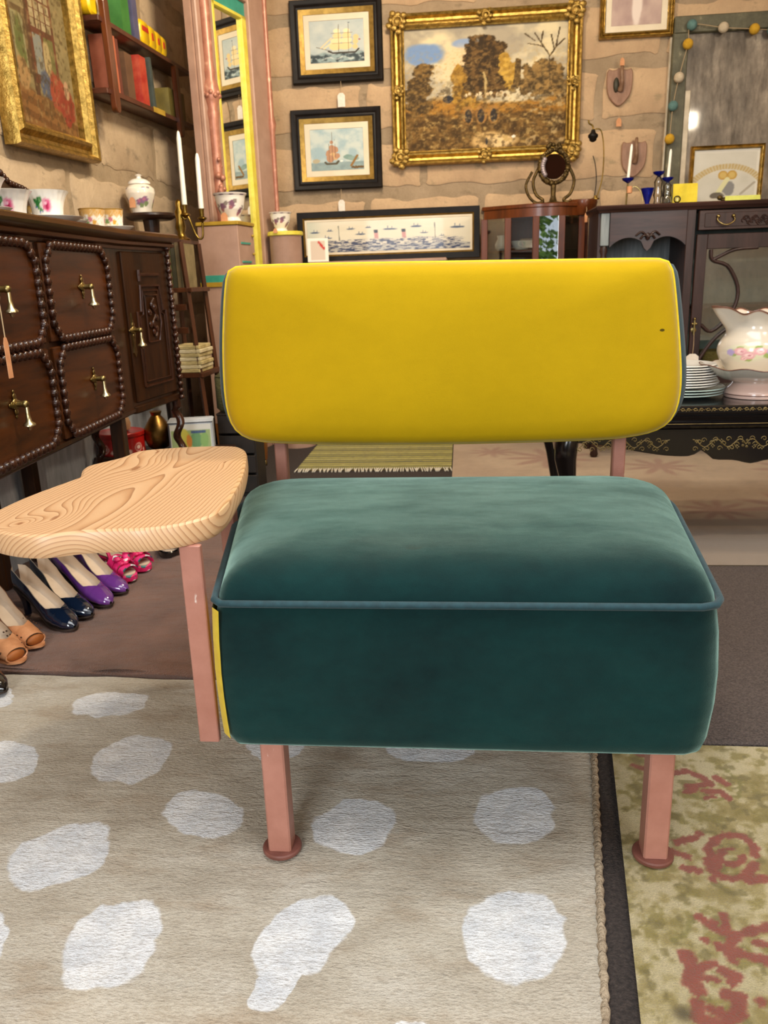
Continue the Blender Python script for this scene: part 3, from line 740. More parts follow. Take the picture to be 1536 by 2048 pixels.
# canted end: panelled door with carving
dr = tr(MB().box(.012, .30, -.008, .012, .515, .985, .003), RB).build('door', 'oak_dark', sbd)
def ridge(pts, w, name='panel_moulding'):
    m = MB(); m.tube([(x, -.010, z) for x, z in pts], w, 6); tr(m, RB); return m.build(name, 'oak_bead', dr)
ridge([(.07, .56), (.07, .80), (.095, .80), (.105, .88), (.235, .88), (.25, .80), (.27, .80), (.27, .56), (.07, .56)], .005)
ridge([(.085, .575), (.085, .785), (.108, .79), (.117, .865), (.225, .865), (.236, .79), (.256, .785), (.256, .575), (.085, .575)], .003)
ridge([(.10, .915), (.24, .915)], .006, 'dentil'); ridge([(.105, .93), (.105, .895)], .007, 'dentil')
ridge([(.13, .70), (.13, .85), (.215, .85), (.23, .76), (.205, .70), (.13, .70)], .0035, 'carved_shield')
m = MB(); rnd = random.Random(5)
for k in range(14):
    a = k*2*pi/7; m.ball((.175+.022*cos(a)*(1+.3*(k % 2)), -.011, .775+.045*sin(a)), .008, 8, (1, .6, 1.4))
m.tube([(.175+.012*sin(i*.7), -.013, .715+i*.0065) for i in range(20)], .004, 6); tr(m, RB); m.build('carved_leaf', 'oak_bead', dr)
m = MB(); m.prism([(.030, .66), (.040, .675), (.036, .70), (.042, .73), (.034, .77), (.030, .80), (.026, .77), (.018, .73), (.024, .70), (.020, .675)], -.008, -.011, 'xz'); tr(m, RB); m.build('escutcheon', 'brass_dark', dr)
drop_handle(dr, .032, .745, -.008, True, RB)
p0 = RB @ Vector((.322, -.012, .49)); p1 = RB @ Vector((.322, -.012, 1.0))
beads([tuple(p0), tuple(p1)], .0225, .0120, (1, 1, .85)).build('bobbin_column', 'oak_bead', sbd, 180)
# legs: square under the drawers, barley twist at the corner
for x, y in ((-.10, .025), (-.36, .33), (-.10, .33), (-1.02, .10), (-1.02, .33)):
    MB().box(x-.02, x+.02, y-.02, y+.02, .022, .487, .003).build('leg', 'oak_dark', sbd)
for (lx, ly) in ((.318, .010), (.30, .33)):
    m = MB(); v = RB @ Vector((lx, ly, 0)); rings = []
    for i in range(70):
        z = .0+.487*i/69; tw = i*.42
        if z < .05 or z > .45: rings.append([(v.x+.017*cos(2*pi*j/12), v.y+.017*sin(2*pi*j/12), z) for j in range(12)])
        else:
            ox, oy = .009*cos(tw), .009*sin(tw); rings.append([(v.x+ox+.0145*cos(2*pi*j/12), v.y+oy+.0145*sin(2*pi*j/12), z) for j in range(12)])
    m.loft(rings); m.build('twist_leg', 'oak_bead', sbd, 60)
# raised back with bobbin edge
bo = [(-1.05, 1.048), (.28, 1.048), (.28, 1.12), (.26, 1.155), (.21, 1.182), (.16, 1.192), (.07, 1.200), (.0, 1.235), (-.05, 1.30), (-.14, 1.37), (-.4, 1.40), (-1.05, 1.40)]
bk_ = MB().prism(bo, .335, .355, 'xz'); bk_.build('back_board', 'oak_dark', sbd)
beads([(x, .335, z) for x, z in bo[2:]], .019, .0105).build('bobbin_edge', 'oak_bead', sbd, 180)
# low white painted panel at the foot of the left wall
t = NT('old_white_paint'); n = t.noise(9, 5, .65, t.mapping(scale=(1, 2.5, .5))); t.set(Base_Color=t.ramp(n, [(.3, '8d939b'), (.7, 'c4c9cf')]), Roughness=.7)
struct(MB().box(XL, XL+.022, 1.0, 3.9, .0, .46, .004), 'baseboard_left', 'old_white_paint', 'scuffed pale grey panel along the foot of the left wall')
# paper tag on string hanging from a drawer handle
mat('paper_tag', 'e6ded2', 'd6cbbb', 30, .8); mat('paper_tag_kraft', 'cf9468', 'c08459', 30, .8); mat('string', 'b59b77', None, rough=.9)
def tag_on(label, p, h, w=.022, L=.05, mt='paper_tag', rotz=0, side='y', group=None):
    o = thing('price_tag', label, 'tag', p, rotz, group)
    MB().tube([(0, 0, 0), (.002, 0, -h*.5), (0, -.001, -h)], .0012, 5).build('string', 'string', o)
    out = [(-w/2, -h-L), (w/2, -h-L), (w/2, -h-.012), (w*.22, -h), (-w*.22, -h), (-w/2, -h-.012)]
    MB().prism(out, -.002, 0, 'xz').build('card', mt, o); return o
pt = sbd.matrix_basis @ Vector((-.865, -.046, .885))
tag_on('small kraft price tag hanging from the sideboard drawer at the left edge', pt, .10, .016, .085, 'paper_tag_kraft', 90)

# ------------------------------------------------------------------ china on the sideboard
mat('china_white', 'eee8dd', 'e6dfd2', 8, .18, coat=.4); mat('gold_rim', 'c9a04a', 'b58a38', 40, .35, .6)
def on_sb(s_, y, z=1.048): return sbd.matrix_basis @ Vector((s_, y, z))
def rose_art(u, v):
    a = Art(u, v, 'f1ede4'); U, V = u, v
    for cx in (.205, .705):
        for (x, y, rx, ry, c, sd) in ((cx+.05, .50, .045, .24, 'e9a3b8', 1), (cx+.048, .50, .030, .17, 'd65c86', 2), (cx+.056, .46, .016, .10, 'a81f4d', 3), (cx+.040, .58, .012, .07, 'f0bfd0', 4)): a.blob(x, y, rx, ry, c, .35, 18, sd)
        for (x, y, r, sd) in ((cx-.045, .62, 40, 5), (cx-.015, .68, -35, 6), (cx-.028, .42, 70, 7)): a.blob(x, y, .024, .12, '2f7d3c', .15, 20, sd, rot=r*.2); a.blob(x, y, .006, .10, '7fb277', .1, 20, sd)
        for (x, y) in ((cx-.06, .45), (cx, .30), (cx-.03, .28)): a.blob(x, y, .008, .04, '5b77b8', .2, 30, 9)
    return a.c
def gold_art(u, v):
    a = Art(u, v, 'f2eadb'); n = fbm(np.cos(u*2*pi)*.5+2, np.sin(u*2*pi)*.5+v, 12, 4); a.put(ss(.62, .74, v+.4*(n-.5)), 'd3a35a'); a.put(ss(.56, .66, fbm(u*4, v, 11, 14))*.8, 'd9b98a')
    for i, (x, y, c) in enumerate(((.2, .5, 'cf7d86'), (.25, .38, 'd9a13f'), (.15, .42, '7d9a5c'), (.45, .5, 'cf7d86'), (.7, .45, 'd9a13f'), (.95, .5, '7d9a5c'))): a.blob(x, y, .03, .11, c, .5, 20, i)
    return a.c
def cup(name, label, cat, loc, prof, art, rotz, group=None, handle=True, flute=None, rim=None):
    o = thing(name, label, cat, loc, rotz, group); hs = np.array([h for r, h in prof]); rs = np.array([r for r, h in prof]); H = hs[-1]
    def pos(u, v):
        r = np.interp(v*H, hs, rs); a = 2*pi*u+pi
        if flute: r = r*(1+flute[1]*np.cos(flute[0]*a)*v)
        return r*np.cos(a), r*np.sin(a), v*H
    art_mesh('body', 73, 21, pos, art, 'print_china', o, 1)
    MB().lathe([(r-.002, h+.0015) for r, h in prof], n=28, cap1=False).build('lining', 'china_white', o, 60)
    if handle: MB().tube(spline([(0, prof[-2][0]*.97, H*.85), (0, prof[-1][0]+.014, H*.75), (0, prof[-1][0]+.012, H*.4), (0, prof[1][0]*1.0, H*.28)], 12), .003, 7).build('handle', 'china_white', o, 180)
    if rim: MB().tube([(prof[-1][0]*cos(a*pi/16), prof[-1][0]*sin(a*pi/16), H) for a in range(32)], .0014, 5, closed=True).build('rim', rim, o)
    return o
def saucer(label, loc, r, group=None, mt='china_white', name='saucer'):
    return one(MB().lathe([(r*.45, 0), (r*.5, .002), (r*.62, .006), (r*.97, .019), (r, .021), (r*.965, .022), (r*.6, .010), (r*.5, .007)], n=36, ripple=(18, .008)), name, mt, label, 'saucer', loc, 0, group, 60)
teap = [(.030, 0), (.035, .004), (.039, .013), (.0415, .034), (.0455, .052), (.053, .068), (.060, .077)]
z0 = 1.048
saucer('white saucer under the large rose teacup nearest the sideboard corner', on_sb(-.245, .09), .092)
saucer('second white saucer lying tilted under the first beside the rose teacups', on_sb(-.10, .10, 1.0485), .06)
saucer('white saucer under the rose teacup at the left edge', on_sb(-.565, .11), .068)
cup('teacup', 'large white teacup with a pink rose, frontmost on its saucer', 'teacup', on_sb(-.245, .09, z0+.0105), teap, rose_art, 24, 'rose teacups', flute=(20, .018))
cup('teacup', 'white rose teacup half hidden behind the front rose cup', 'teacup', on_sb(-.385, .13, z0), teap, rose_art, 26, 'rose teacups', flute=(20, .018))
cup('teacup', 'white rose teacup cut off at the left edge', 'teacup', on_sb(-.565, .11, z0+.0105), teap, rose_art, 30, 'rose teacups', flute=(20, .018))
gp = [(.028, 0), (.031, .004), (.034, .011), (.036, .034), (.0385, .058), (.0395, .066)]
cup('coffee_cup', 'small gilt floral cup behind the big rose saucer', 'cup', on_sb(-.06, .19), gp, gold_art, 24, 'gilt coffee cups', rim='gold_rim')
cup('coffee_cup', 'small gilt floral cup in the middle of the sideboard', 'cup', on_sb(.065, .085), gp, gold_art, 30, 'gilt coffee cups', rim='gold_rim')
saucer('white saucer under the gilt cup nearest the sideboard end', on_sb(.205, .07), .066)
cup('coffee_cup', 'small gilt floral cup on its own saucer, nearest the sideboard end', 'cup', on_sb(.190, .07, z0+.0075), gp, gold_art, 36, 'gilt coffee cups', rim='gold_rim')
one(MB().tube([(-.045, 0, .003), (0, 0, .006), (.03, 0, .003)], [.002, .0016, .0016], 6).ball((.04, 0, .003), .008, 8, (1.5, 1, .3)), 'teaspoon', 'gold_rim', 'tiny gilt spoon resting on the end saucer', 'spoon', on_sb(.255, .07, z0+.022), 60)

# ------------------------------------------------------------------ corner behind the sideboard
wood('wood_dark', '1f120c', '3a2115', 'x', 1, .4, .2); wood('wood_brown', '321a0d', '5a3219', 'z', 1, .45, .1); wood('wood_mahog', '3d1c0a', '6b3412', 'z', 1, .32, .25); wood('wood_mahog_x', '3d1f14', '5f3522', 'y', 1, .35, .2)
st = thing('plant_stand', 'dark round plant stand carrying the floral ginger jar', 'stand', (-1.325, 3.53, 0))
MB().lathe([(.085, 1.148), (.100, 1.155), (.106, 1.164), (.104, 1.172), (.096, 1.175)], n=32).build('top', 'wood_dark', st, 40)
MB().lathe([(.02, .03), (.03, .10), (.018, .2), (.026, .5), (.016, .8), (.024, 1.0), (.035, 1.15)], n=14).build('pillar', 'wood_dark', st, 60)
for k in range(3):
    a = k*2.094; MB().tube(spline([(0.01*cos(a), .01*sin(a), .10), (.06*cos(a), .06*sin(a), .07), (.095*cos(a), .095*sin(a), .012)], 8), [.014]*7+[.01], 8).build('foot', 'wood_dark', st, 60)
def jar_art(u, v):
    a = Art(u, v, 'ece2d0')
    for i in range(7):
        cx = (i/7+.08*(i % 2)) % 1; cy = .42+.12*((i*37 % 5)/5-.4)
        a.blob(cx, cy, .045, .13, '8d6a86', .5, 22, i); a.blob(cx+.02, cy-.1, .03, .09, '7c8a5d', .5, 22, i+9); a.blob(cx-.01, cy+.05, .02, .06, 'b9728a', .4, 22, i+20)
        a.blob(cx+.05, .86, .02, .035, '6b5c6e', .3, 22, i+30)
    return a.c
gj = thing('ginger_jar', 'lidded floral ginger jar on the dark plant stand', 'jar', (-1.360, 3.53, 1.1755))
gj.scale = (1.3, 1.3, 1.08)
hs = np.array([0, .006, .02, .05, .075, .092, .102, .108]); rs = np.array([.030, .031, .033, .041, .047, .046, .036, .030])
art_mesh('body', 73, 30, lambda u, v: (np.interp(v*.108, hs, rs)*np.cos(2*pi*u), np.interp(v*.108, hs, rs)*np.sin(2*pi*u), v*.108), jar_art, 'print_china', gj, 1)
MB().lathe([(.031, .107), (.036, .109), (.035, .116), (.024, .126), (.008, .131), (.007, .138), (.012, .142), (.003, .147)], n=24).build('lid', 'china_white', gj, 60)
tag_on('kraft tag leaning on the floral ginger jar', (-1.372, 3.462, 1.240), .004, .026, .040, 'paper_tag_kraft', 0)

# open wooden stand with books
bs = thing('book_stand', 'brown open wooden book stand beside the sideboard end', 'bookcase', (-1.12, 3.28, 0))
MB().box(-.075, .06, -.10, .14, .850, .868, .002).build('shelf', 'wood_brown', bs); MB().box(-.075, .075, -.10, .14, .515, .535, .002).build('shelf', 'wood_brown', bs); MB().box(-.075, .03, -.08, .14, 1.035, 1.05, .002).build('shelf', 'wood_brown', bs)
for sx, sy in ((.050, -.09), (.050, .13), (-.07, -.09), (-.07, .13)):
    MB().tube([(sx+.04, sy, 0), (sx-.02, sy, 1.04)] if sx > 0 else [(sx, sy, 0), (sx, sy, 1.04)], .011, 4).build('upright', 'wood_brown', bs)
for k in range(3): MB().box(-.07, .03, -.095, -.085, .6+.09*k, .625+.09*k, .002).build('slat', 'wood_brown', bs)
bkc = [('5c5a2c', '454318'), ('3f3a24', '2e2a18'), ('6b5a3a', '574728'), ('8a7a55', '6d5f3d')]
for i, (a, b) in enumerate(bkc): mat('spine_%d' % i, a, b, 20, .6)
def book(label, loc, th, hgt, dep, mt, rotz=0, lean=0, group=None, name='book', cat='book'):
    o = thing(name, label, cat, loc, group=group, rot=(0, radians(lean), radians(rotz)))
    c = MB(); e = .0025
    c.box(-th/2, -th/2+e, 0, dep, 0, hgt); c.box(th/2-e, th/2, 0, dep, 0, hgt); c.box(-th/2, th/2, -e, 0, 0, hgt); c.build('cover', mt, o, 0)
    MB().box(-th/2+e, th/2-e, .0, dep-.004, .003, hgt-.004).build('pages', 'book_pages', o, 0); return o
mat('book_pages', 'd8c9a4', 'c4b48c', 60, .9, stretch=(8, 1, 1))
lab = ['olive green', 'dark khaki', 'brown', 'tan']
for i, (x, h) in enumerate(((-1.146, .175), (-1.128, .19), (-1.110, .185), (-1.092, .18))):
    book('%s spined album standing upright on the open book stand' % lab[i], (x, 3.20, .8685), .016, h*.92, .13, 'spine_%d' % i, 0, 0, 'albums on the book stand')
mat('magazine', 'd9cda9', 'b7a87e', 30, .8); mat('magazine_b', 'c9b783', '9d8c5a', 30, .8)
for i in range(7):
    z = .536+i*.0155; o = MB().box(-.055, .055, -.08, .08, 0, .0145, .002)
    one(o, 'magazine', 'magazine' if i % 2 else 'magazine_b', ['bottom magazine', 'second magazine from the bottom', 'third magazine from the bottom', 'middle magazine', 'third magazine from the top', 'second magazine from the top', 'topmost magazine'][i]+' in the pile on the book stand shelf', 'magazine', (-1.105+.004*((i*7) % 3-1), 3.26, z), (i*5) % 4-2, 'magazines on the book stand', 30)
tag_on('white price tag hanging between the book stand slats', (-1.135, 3.150, .78), .07, .022, .062, 'paper_tag')

# brass figure candelabra with two white candles
mat('candle_wax', 'f1eadb', 'e9e0cf', 10, .5, Subsurface_Weight=.15)
cd = thing('candelabra', 'brass figure candelabra with curling arms behind the sideboard', 'candelabra', (-1.13, 3.33, 1.0505))
MB().lathe([(.035, 0), (.036, .006), (.02, .014), (.014, .03), (.022, .05), (.016, .08), (.02, .11), (.012, .125), (.014, .14), (.012, .15), (.004, .157)], n=16).build('figure', 'brass_gold', cd, 60)
def arm(x1, z1, tall):
    m = MB(); m.tube(spline([(0, 0, .09), (x1*.35, -.01, .10), (x1*.7, -.01, .035+tall), (x1*.95, -.01, .03+tall), (x1, -.01, z1-.02)], 16), .0045, 7); o = m.build('arm', 'brass_gold', cd, 180)
    MB().lathe([(.006, -.02), (.020, -.008), (.018, -.004), (.009, 0), (.010, .02), (.012, .03)], (x1, -.01, z1), 14).build('cup', 'brass_gold', o, 60)
arm(.028, .105, .05); arm(.095, .088, -.02)
def candle(label, base, top, r=.0085, group='white dinner candles'):
    b, t_ = Vector(base), Vector(top); d = t_-b; o = thing('candle', label, 'candle', b, group=group)
    MB().tube([d*0, d*.9, d*.985, d], [r, r*.85, r*.45, r*.12], 12).build('wax', 'candle_wax', o, 60); MB().cyl(d*.99, d*1.01, .001, .0008, 5).build('wick', 'string', o); return o
mat('wick_black', '2a241f', None, rough=.9)
candle('tall white candle in the inner cup of the brass candelabra', (-1.102, 3.32, 1.182), (-1.10, 3.32, 1.455), .0105)
candle('shorter white candle in the outer cup of the brass candelabra', (-1.035, 3.32, 1.165), (-1.033, 3.32, 1.372), .0105)

# low dark table and the things on it
lt = thing('low_table', 'low black table under the sideboard end carrying tins', 'table', (-1.16, 3.02, 0))
MB().box(-.26, .24, -.12, .11, .225, .25, .004).build('top', 'wood_dark', lt)
for x, y in ((-.23, -.09), (.21, -.09), (-.23, .08), (.21, .08)): MB().box(x-.02, x+.02, y-.02, y+.02, 0, .226, .003).build('leg', 'wood_dark', lt)
mat('tin_red', 'c21f1c', 'a81616', 30, .3, .2, coat=.5)
def redtin(u, v):
    a = Art(u, v, 'bd1f1d')
    for i in range(8):
        cx = (i+.5)/8; a.blob(cx, .38, .032, .26, 'e9b8ae', .05, 10, i, .05); a.blob(cx, .38, .024, .19, 'bd1f1d', .05, 10, i, .05); a.blob(cx, .38, .016, .12, 'eccdc4', .1, 10, i, .05); a.blob(cx+.055, .2, .010, .12, 'e9c9bd', .3, 20, i)
    a.put(ss(.90, .93, v), 'a11515'); return a.c
pr = (-1.342, 3.0)
rt = thing('biscuit_tin', 'round red printed biscuit tin on the low black table', 'tin', (*pr, .2505))
art_mesh('body', 121, 24, lambda u, v: (.088*np.cos(2*pi*u), .088*np.sin(2*pi*u), v*.07), redtin, 'print_china', rt, 1)
MB().lathe([(.089, .068), (.091, .070), (.091, .082), (.088, .085), (.08, .083), (.03, .084)], n=40).build('lid', 'tin_red', rt, 40)
mat('pottery', 'b08a68', '93714f', 20, .6)
one(MB().lathe([(.02, 0), (.03, .006), (.033, .03), (.027, .05), (.02, .055), (.016, .05)], n=20), 'clay_pot', 'pottery', 'small clay pot standing on the red biscuit tin lid', 'pot', (pr[0]+.01, pr[1], .336), 0)
mat('brass_vase', '7a5a2c', 'a57f44', 12, .35, 1)
one(MB().lathe([(.025, 0), (.04, .01), (.055, .045), (.052, .085), (.03, .12), (.018, .135), (.024, .15), (.02, .149)], n=28), 'brass_vase', 'brass_vase', 'round brass vase between the red tin and the printed tin', 'vase', (-1.215, 3.06, .2505), 0)
def tinart(u, v):
    a = Art(u, v, '9fb37a'); a.put(ss(.76, .80, v), 'd9d8cf'); a.put(ss(.07, .03, v)+ss(.03, .01, u)+ss(.97, .99, u), 'd9d8cf')
    a.blob(.3, .45, .16, .38, 'c3b94a', .2, 6, 1); a.blob(.62, .4, .14, .32, '6d9a6a', .2, 6, 2); a.blob(.45, .35, .07, .25, 'd0873f', .3, 9, 3); a.blob(.82, .4, .1, .3, '8ab06a', .3, 9, 4)
    for i in range(5): a.put(ss(.05, .03, np.abs(u-.55-.07*i))*ss(.06, .04, np.abs(v-.70))*.8, '3d4f86')
    return a.c
tb = thing('printed_tin', 'square pale green printed tin behind the twisted sideboard leg', 'tin', (-1.055, 2.99, .2505), 14)
MB().box(-.085, .085, .0, .10, 0, .115, .006).build('body', 'old_white_paint', tb)
art_mesh('printed_front', 60, 40, lambda u, v: (-.078+u*.156, -.0012+0*u, .006+v*.102), tinart, 'print_china', tb)
MB().box(-.087, .087, -.002, .102, .112, .122, .005).build('lid', 'old_white_paint', tb)
mat('olive_cloth', '3d3a1d', '4f4b28', 40, .95, bump=.5); mat('dark_crate', '17120e', '261c15', 20, .6)
ck = thing('crate', 'dark slatted crate on the floor between book stand and bench back', 'crate', (-.945, 3.31, 0))
for k in range(4):
    MB().box(-.075, .075, -.080, -.070, .02+.085*k, .095+.085*k, .002).build('slat', 'dark_crate', ck); MB().box(-.075, .075, .070, .080, .02+.085*k, .095+.085*k, .002).build('slat', 'dark_crate', ck)
MB().box(-.075, .075, -.07, .07, .0, .02).build('base', 'dark_crate', ck)
for sx in (-.078, .068): MB().box(sx, sx+.01, -.07, .07, .02, .35).build('end', 'dark_crate', ck)
MB().box(-.08, .08, -.08, .08, .35, .36, .003).build('lid', 'dark_crate', ck)
pf = thing('cushion', 'dark olive box cushion on the slatted crate', 'cushion', (-.945, 3.31, .361))
MB().prism(rrect(-.078, .085, -.085, .085, .03), .0, .165, 'xy', .02).build('body', 'olive_cloth', pf, 50); MB().tube([(x, y, .15) for x, y in rrect(-.074, .083, -.083, .083, .03)], .004, 6, closed=True).build('piping', 'olive_cloth', pf, 60)

# ------------------------------------------------------------------ shoes in a row on the brown cloth
mat('patent_navy', '0a1526', '0e1c33', 4, .08, coat=1.0); mat('patent_purple', '5e2d78', '6f3a8a', 4, .09, coat=1.0); mat('leather_tan', 'b97c52', 'cf9468', 25, .4, coat=.2); mat('shoe_lining', 'd9c4ab', 'c9b196', 6, .6); mat('shoe_sole', '2b2019', '3a2b20', 20, .6)
mat('patent_black', '0a0a0b', '121214', 4, .1, coat=1.0); mat('shoe_hole', '4a2c18', None, rough=.8); mat('leather_toe_inside', '8a4a16', 'a85f20', 20, .6)
t = NT('pink_floral'); v = t.n('ShaderNodeTexVoronoi'); v.inputs['Scale'].default_value = 65; t.l(t.tc, v.inputs['Vector'])
t.set(Base_Color=t.ramp(t.n('ShaderNodeSeparateColor').outputs[0], [(0, 'd81f66'), (1, 'd81f66')]), Roughness=.5)
sc_ = t.t.nodes['Separate Color']; t.l(v.outputs['Color'], sc_.inputs[0]); t.set(Base_Color=t.ramp(sc_.outputs[0], [(0, 'cf1f60'), (.45, 'e23a7d'), (.62, '1f6a66'), (.72, 'e9dfe2'), (.82, 'd0245f'), (.95, '243a5e')], 'CONSTANT'))
def half(s_, kind):
    """half width, sole height, wall height, opening for a pump at fraction s from toe to heel"""
    w = np.interp(s_, [0, .03, .10, .22, .34, .5, .66, .82, .94, 1.0], [.004, .015, .027, .0345, .036, .031, .026, .026, .024, .011])
    z = np.interp(s_, [0, .1, .25, .36, .5, .7, .85, 1], [.006, .003, .003, .008, .030, .062, .076, .080])
    h = np.interp(s_, [0, .05, .12, .22, .30, .38, .55, .8, .92, 1], [.010, .024, .034, .044, .047, .040, .036, .045, .054, .056])
    g = np.interp(s_, [0, .26, .28, .31, .36, .45, 1], [0, 0, .35, .6, .78, .89, .93])
    return float(w), float(z), float(h), float(g)
L_ = .245
def shoe(name, label, loc, ang, mt, kind, group, peep=False, mirror=1):
    o = thing(name, label, 'shoe', loc, ang, group)
    N, Mh = 64, 9
    def section(s_, off=0.0):
        w, z, h, g = half(s_, kind); w = max(w-off, .002); x = -s_*L_; bend = mirror*.006*sin(pi*min(1, s_*1.4))
        pts = []
        for k in range(Mh):                       # one side: from the opening edge round to the bottom centre
            a = k/(Mh-1)
            if a < .5:
                b = a/.5; ca = cos((1-b)*pi/2); yy = w*(g+(1-g)*sin(b*pi/2)*1.0); zz = z+h*(.45+.55*(1-b) if g > .3 else .38+.62*cos(b*pi/2))
            else:
                b = (a-.5)/.5; yy = w*(1-.55*b**2.2); zz = z+h*.42*(1-b)**1.2
            pts.append((yy, zz+off*.4))
        left = [(x, y+bend, zz) for y, zz in pts]; right = [(x, -y+bend, zz) for y, zz in reversed(pts)]
        return left+right
    s0 = .10 if peep else 0
    ss_ = [s0+(1-s0)*i/(N-1) for i in range(N)]
    up = MB().loft([section(s_) for s_ in ss_], False, False, False); up.build('upper', mt, o, 60, recalc=False)
    li = MB().loft([section(s_, .0022) for s_ in ss_ if s_ > .33], False, False, False); li.build('lining', 'shoe_lining', o, 60)
    ins = []
    for s_ in ss_:
        if s_ < .13: continue
        w, z, h, g = half(s_, kind); bend = mirror*.006*sin(pi*min(1, s_*1.4)); ins.append([(-s_*L_, w*.9*(j/6*2-1)+bend, z+.010-.004*(1-(j/3-1)**2)) for j in range(7)])
    MB().loft(ins, False, False, False).build('insole', 'shoe_lining', o, 60)
    sole = []
    for s_ in [i/30 for i in range(31)]:
        w, z, h, g = half(s_, kind); w *= .93; bend = mirror*.006*sin(pi*min(1, s_*1.4)); sole.append([(-s_*L_, -w+bend, z-.003), (-s_*L_, w+bend, z-.003), (-s_*L_, w+bend, z+.002), (-s_*L_, -w+bend, z+.002)])
    MB().loft(sole).build('sole', 'shoe_sole' if not peep else 'leather_tan', o, 40)
    hp = []
    for zz, r, xo in ((.0, .010, .022), (.02, .010, .021), (.045, .013, .018), (.065, .019, .014), (.078, .024, .008)):
        hp.append([(-L_+xo+.006+r*cos(2*pi*j/12), r*.95*sin(2*pi*j/12), zz) for j in range(12)])
    MB().loft(hp).build('heel', mt, o, 60)
    if peep:
        m = MB(); rnd = random.Random(4)
        for i in range(26):
            s_ = .16+.022*(i % 13)*1.15; w, z, h, g = half(s_, kind); sd = 1 if i < 13 else -1; yy = sd*w*(.80+.12*(i % 2)); m.ball((-s_*L_, yy, z+h*(.72 if i % 2 else .55)), .0026, 6, (1.4, .8, .8))
        hh = m.build('punched_holes', 'shoe_hole', o); hh['kind'] = 'stuff'
        w, z, h, g = half(.12, kind); m = MB(); m.ball((-.105*L_, 0, z+h*.40), .026, 12, (.35, .92, .50)); m.build('toe_opening', 'leather_toe_inside', o, 60)
        MB().tube([(x, y, z_) for x, y, z_ in section(s0)[3:-3]], .0022, 6).build('toe_rim', mt, o, 60)
    return o
ANG = -30
def sandal(label, loc, ang, mt, strap, group):
    o = thing('sandal', label, 'shoe', loc, ang, group); L = .235
    def wd(s_): return float(np.interp(s_, [0, .05, .15, .3, .5, .75, .95, 1], [.008, .024, .036, .041, .031, .027, .024, .012]))
    so = [(-s_*L, wd(s_)) for s_ in [i/24 for i in range(25)]]; so += [(-s_*L, -wd(s_)) for s_ in [1-i/24 for i in range(25)]]
    MB().prism(so, .0, .022, 'xy', .004).build('sole', mt, o, 40)
    MB().prism(inset(so, .004), .022, .025, 'xy').build('insole', 'shoe_lining', o)
    for s_, h in ((.10, .028), (.19, .042), (.28, .05)):
        w = wd(s_)+.001; rg = []
        for k in range(13):
            a = pi*k/12; rg.append([(-s_*L+dx, w*cos(a), .02+h*sin(a)+dz) for dx, dz in ((-.014, 0), (.014, 0), (.014, .003), (-.014, .003))])
        MB().loft(rg).build('strap', strap, o, 60)
    for s_ in (.62,):
        MB().tube(spline([(-s_*L, .028, .02), (-s_*L-.02, .03, .06), (-L+.02, .022, .10), (-L, 0, .105), (-L+.02, -.022, .10), (-s_*L-.02, -.03, .06), (-s_*L, -.028, .02)], 24), .005, 7).build('ankle_strap', strap, o, 60)
    m = MB()
    for k in range(7):
        a = k*.9; m.ball((-.05*L+.010*cos(a)-.035, .016*sin(a), .055+.006*(k % 3)), .012, 8, (1.2, 1, .7))
    m.build('bow', strap, o, 60); return o
ZS = .026
def sl(px, py): p = at(px, py, z=ZS+.004); return (p.x, p.y, ZS-.004)
shoe('peep_toe_shoe', 'tan punched leather peep-toe shoe nearest the bottom left, front one', sl(44, 1322), ANG, 'leather_tan', 0, 'tan peep-toe shoes', True, 1)
shoe('peep_toe_shoe', 'tan punched leather peep-toe shoe beside the navy pumps', sl(84, 1290), ANG, 'leather_tan', 0, 'tan peep-toe shoes', True, -1)
shoe('pump', 'navy patent pump beside the tan peep-toe shoe', sl(150, 1256), ANG, 'patent_navy', 0, 'navy pumps', False, 1)
shoe('pump', 'navy patent pump beside the purple pumps', sl(184, 1230), ANG, 'patent_navy', 0, 'navy pumps', False, -1)
shoe('pump', 'purple patent pump beside the navy pumps', sl(222, 1208), ANG, 'patent_purple', 0, 'purple pumps', False, 1)
shoe('pump', 'purple patent pump beside the pink sandals', sl(254, 1182), ANG, 'patent_purple', 0, 'purple pumps', False, -1)
sandal('bright pink floral sandal beside the purple pumps', sl(268, 1158), ANG, 'pink_floral', 'pink_floral', 'pink sandals')
sandal('bright pink floral sandal beside the black sandals', sl(297, 1138), ANG, 'pink_floral', 'pink_floral', 'pink sandals')
sandal('black sandal beside the pink sandals', sl(337, 1112), -78, 'patent_black', 'patent_black', 'black sandals')
sandal('black sandal farthest along the shoe row', sl(359, 1097), -78, 'patent_black', 'patent_black', 'black sandals')
shoe('pump', 'black shoe toe poking in at the left edge on the spotted rug', (*sl(9, 1375)[:2], .014), -20, 'patent_black', 0, None, False, 1)
